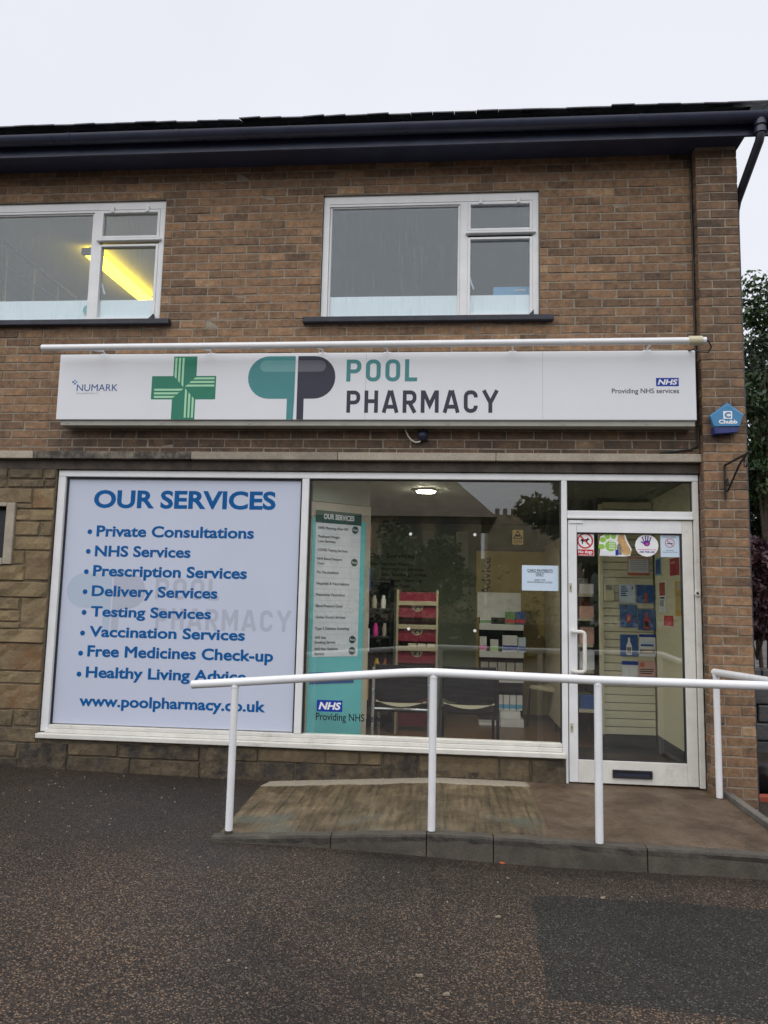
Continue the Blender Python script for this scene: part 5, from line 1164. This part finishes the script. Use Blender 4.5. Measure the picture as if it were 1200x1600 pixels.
gw = thing('garden_wall', (4.2, 2.6, -.2), 'low dark stone garden wall beyond the brick pier', 'wall')
for r_ in range(5):
    x = 2.45+(.18 if r_ % 2 else 0)
    while x < 6:
        wd = random.uniform(.35, .6); m_ = MB(); m_.box(x, x+wd-.012, 2.5+random.uniform(-.015, .015), 2.75, -.2+r_*.19, -.2+r_*.19+.178); build('stone', m_, 'garden_stone', gw, bev=.015); x += wd
m_ = MB(); cbx = at(1191, 1235, .5); vs = []
for i in range(9):
    a = i/8*math.pi; rr = .16*math.sin(a)**.7 if 0 < i < 8 else .004; vs += [(cbx[0]+.10+rr*math.cos(b)*(1+.13*math.sin(5*b+i)+.08*math.sin(3*b-2*i)), .55+rr*math.sin(b), -.14+.125*(1-math.cos(a))+.012*math.sin(4*b+i)*math.sin(a)) for b in np.linspace(0, 2*math.pi, 17)[:-1]]
m_.add(vs, [(i*16+k_, i*16+(k_+1) % 16, (i+1)*16+(k_+1) % 16, (i+1)*16+k_) for i in range(8) for k_ in range(16)]); build('black_bag', m_, 'black_rubber', smooth=True, label='black rounded bag behind the foot of the brick pier', cat='bag')
cr_ = atz(1194, 1254, -.13); bx('loose_brick', 'red_brick', None, cr_[0]-.04, cr_[0]+.18, cr_[1], cr_[1]+.1, -.15, -.085, bev=.006, label='loose red brick on the ground beside the pier', cat='brick')

# ================================================================== small litter on the tarmac
def scrap(nm, lab, px, py, r_, mt, cat, h=.006):
    p = atz(px, py, gz(*atz(px, py, -.16)[:2])); g0 = gz(p[0], p[1])+und(p[0], p[1])+.004; m_ = MB(); K = 9; rr = [r_*random.uniform(.6, 1.2) for _ in range(K)]
    o = [(p[0]+rr[k]*1.5*math.cos(2*math.pi*k/K), p[1]+rr[k]*math.sin(2*math.pi*k/K)) for k in range(K)]
    m_.add([(x, y, g0-.002) for x, y in o]+[(x*.9+p[0]*.1, y*.9+p[1]*.1, g0+h*random.uniform(.5, 1)) for x, y in o], [tuple(range(K, 2*K))]+[(k, (k+1) % K, K+(k+1) % K, K+k) for k in range(K)]); build(nm, m_, mt, label=lab, cat=cat)
scrap('paper_scrap', 'white paper scrap at the foot of the kerb', 694, 1336, .018, 'litter_white', 'litter')
scrap('orange_scrap', 'orange scrap on the tarmac just below the kerb', 785, 1346.5, .014, 'orange_print', 'litter')
scrap('flat_pebble', 'pale flat pebble on the tarmac, upper right near the patch', 942, 1403, .009, 'litter_tan', 'pebble'); scrap('flat_pebble', 'round tan pebble left of the dark patch', 655, 1526, .011, 'litter_tan', 'pebble'); scrap('flat_pebble', 'long pale pebble below the round tan one', 698, 1556, .012, 'litter_tan', 'pebble'); scrap('flat_pebble', 'tan pebble left of the dark patch near its top', 778, 1432, .009, 'litter_tan', 'pebble')
m_ = MB(); r2 = random.Random(3)
for _ in range(420):
    x, y = r2.uniform(-4.5, 3.2), -abs(r2.gauss(0, 1.6))-.1
    if -1.55 < x < 2.2 and y > -1.56: continue
    if y < -4.2: continue
    s_ = r2.uniform(.003, .0075); g0 = gz(x, y)+und(x, y)*min(1, -y); a = r2.uniform(0, 6.28)
    m_.add([(x+s_*math.cos(a+k*1.57), y+s_*math.sin(a+k*1.57), g0) for k in range(4)]+[(x, y, g0+s_*.9)], [(0, 1, 4), (1, 2, 4), (2, 3, 4), (3, 0, 4)])
build('grit', m_, 'litter_tan', kind='stuff', label='pale grit scattered over the wet tarmac', cat='grit')

# ================================================================== across the road, seen mirrored in the glass
DV = 38.0
def mir(px, py, D=DV): p = at(px, py, D); return np.array([p[0], -D, p[2]])
ch = thing('church', (-6, -DV-4, -.4), 'stone church with steep roof across the road, reflected in the shop window', 'church')
c1 = mir(752, 806); eav = c1[2]; xr_ = c1[0]; xl_ = -24.0
bx('nave_wall', 'church_stone', ch, xl_, xr_, -DV-9, -DV, -.6, eav, bev=0)
m_ = MB(); ap = eav+8.0; xm_ = xr_-.2
m_.add([(xl_, -DV+.5, eav-.1), (xr_+.9, -DV+.5, eav-.1), (xr_-7.5, -DV-4.5, ap), (xl_, -DV-4.5, ap), (xr_+.9, -DV-9.5, eav-.1), (xl_, -DV-9.5, eav-.1)], [(0, 1, 2, 3), (3, 2, 4, 5), (1, 4, 2)]); build('roof', m_, 'church_roof', ch)
for px in (700, 640, 560, 520):
    x = mir(px, 830)[0]; w_ = .42; zb, zs_ = mir(px, 836)[2], mir(px, 806)[2]
    o = [(x-w_, zb), (x+w_, zb), (x+w_, zs_)]+[(x+w_*math.cos(a), zs_+w_*1.3*math.sin(a)) for a in np.linspace(.2, math.pi-.2, 8)]+[(x-w_, zs_)]
    m_ = MB(); m_.prism([(a, b) for a, b in o], -DV+.02, -DV+.06); wn = build('window', m_, 'church_glass', ch)
    m_ = MB(); m_.box(x-w_-.22, x-w_, -DV+.01, -DV+.16, zb-.2, zs_+.2); m_.box(x+w_, x+w_+.22, -DV+.01, -DV+.16, zb-.2, zs_+.2); m_.box(x-w_-.3, x+w_+.3, -DV+.01, -DV+.2, zb-.45, zb-.21); build('surround', m_, 'ledge_stone', wn)
for px in (722, 670, 600, 540): x = mir(px, 850)[0]; bx('buttress', 'church_stone', ch, x-.35, x+.35, -DV+.01, -DV+.7, -.6, eav-1.0, bev=.05)
ho = thing('house', (9, -60, -.4), 'distant house with chimney pots, reflected in the shop window', 'house'); h0, h1 = mir(762, 830, 60), mir(800, 818, 60)
bx('wall', 'church_stone', ho, h0[0], h1[0]+6, -66, -60, -.6, h1[2], bev=0); bx('chimney', 'church_stone', ho, h1[0]-1.5, h1[0]+1.5, -63, -62, h1[2]-.1, h1[2]+1, bev=0)
for i in range(4): build('chimney_pot', MB().tube([(h1[0]-1.1+i*.7, -62.5, h1[2]+.9), (h1[0]-1.1+i*.7, -62.5, h1[2]+1.6)], .2, 8), 'church_roof', ho)
p_ = mir(860, 800, 30); tree('street_tree', 'broad dark tree across the road on the right, reflected in the window', (p_[0]+1.5, -30, -.4), (p_[0]+1.8, -30, p_[2]+.5), (3.4, 3, 3.8), 9000, .2, seed=12, clumps=40, tr_r=.25)
p_ = mir(655, 890, 26); tree('street_tree', 'bushy tree in front of the church, reflected in the window', (p_[0], -26, -.4), (p_[0], -26, p_[2]), (2.6, 2, 2.2), 7000, .16, seed=21, clumps=36, tr_r=.16)
p_ = mir(1000, 800, 40); tree('street_tree', 'tall tree far right across the road, crown thickened to darken the door reflection', (p_[0], -40, -.4), (p_[0]+1, -40, p_[2]-.3), (6, 4, 5.5), 16000, .42, seed=31, clumps=60, tr_r=.3)  # crown thickened so less bright sky reflects in the door glass
hg = thing('hedge', (0, -22, -.4), 'clipped green hedge along the far side of the road', 'hedge')
bx('core', 'dark_ground', hg, -22, 26, -22.5, -21.8, -.5, .75, bev=.1)
leaves(9000, (2, -22.1, .35), (26, .6, .7), .12, 'leaf_green', hg, 'foliage', 160, 44)

mb = MB(); K = 60  # added unseen backdrop, closes bright sky gaps in the door's reflection
for i in range(K+1):
    a = -200+400*i/K; h = 9+4*math.sin(a*.05)+3*math.sin(a*.13+1)
    mb.v += [(a, -130, -2), (a, -150, h*.7), (a, -185, h)]
mb.f = [(i*3+k, (i+1)*3+k, (i+1)*3+k+1, i*3+k+1) for i in range(K) for k in range(2)]
plain('backdrop_green', (.03, .045, .022), .9, .5, .2)
build('added_backdrop', mb, 'backdrop_green', kind='structure', smooth=True)
m_ = MB(); r2 = random.Random(8)
for _ in range(70):
    px, py = r2.gauss(325, 22), r2.gauss(1273, 3.2); p = atz(px, py, -.11); g0 = gz(p[0], p[1])+und(p[0], p[1])*min(1, -p[1]); s_ = r2.uniform(.006, .016); a = r2.uniform(0, 6.28)
    m_.add([(p[0]+s_*math.cos(a+k*1.57), p[1]+s_*.8*math.sin(a+k*1.57), g0) for k in range(4)]+[(p[0], p[1], g0+s_*.7)], [(0, 1, 4), (1, 2, 4), (2, 3, 4), (3, 0, 4)])
build('moss', m_, 'dark_ground', kind='stuff', label='dark moss crumbs on the tarmac left of the ramp post', cat='moss')
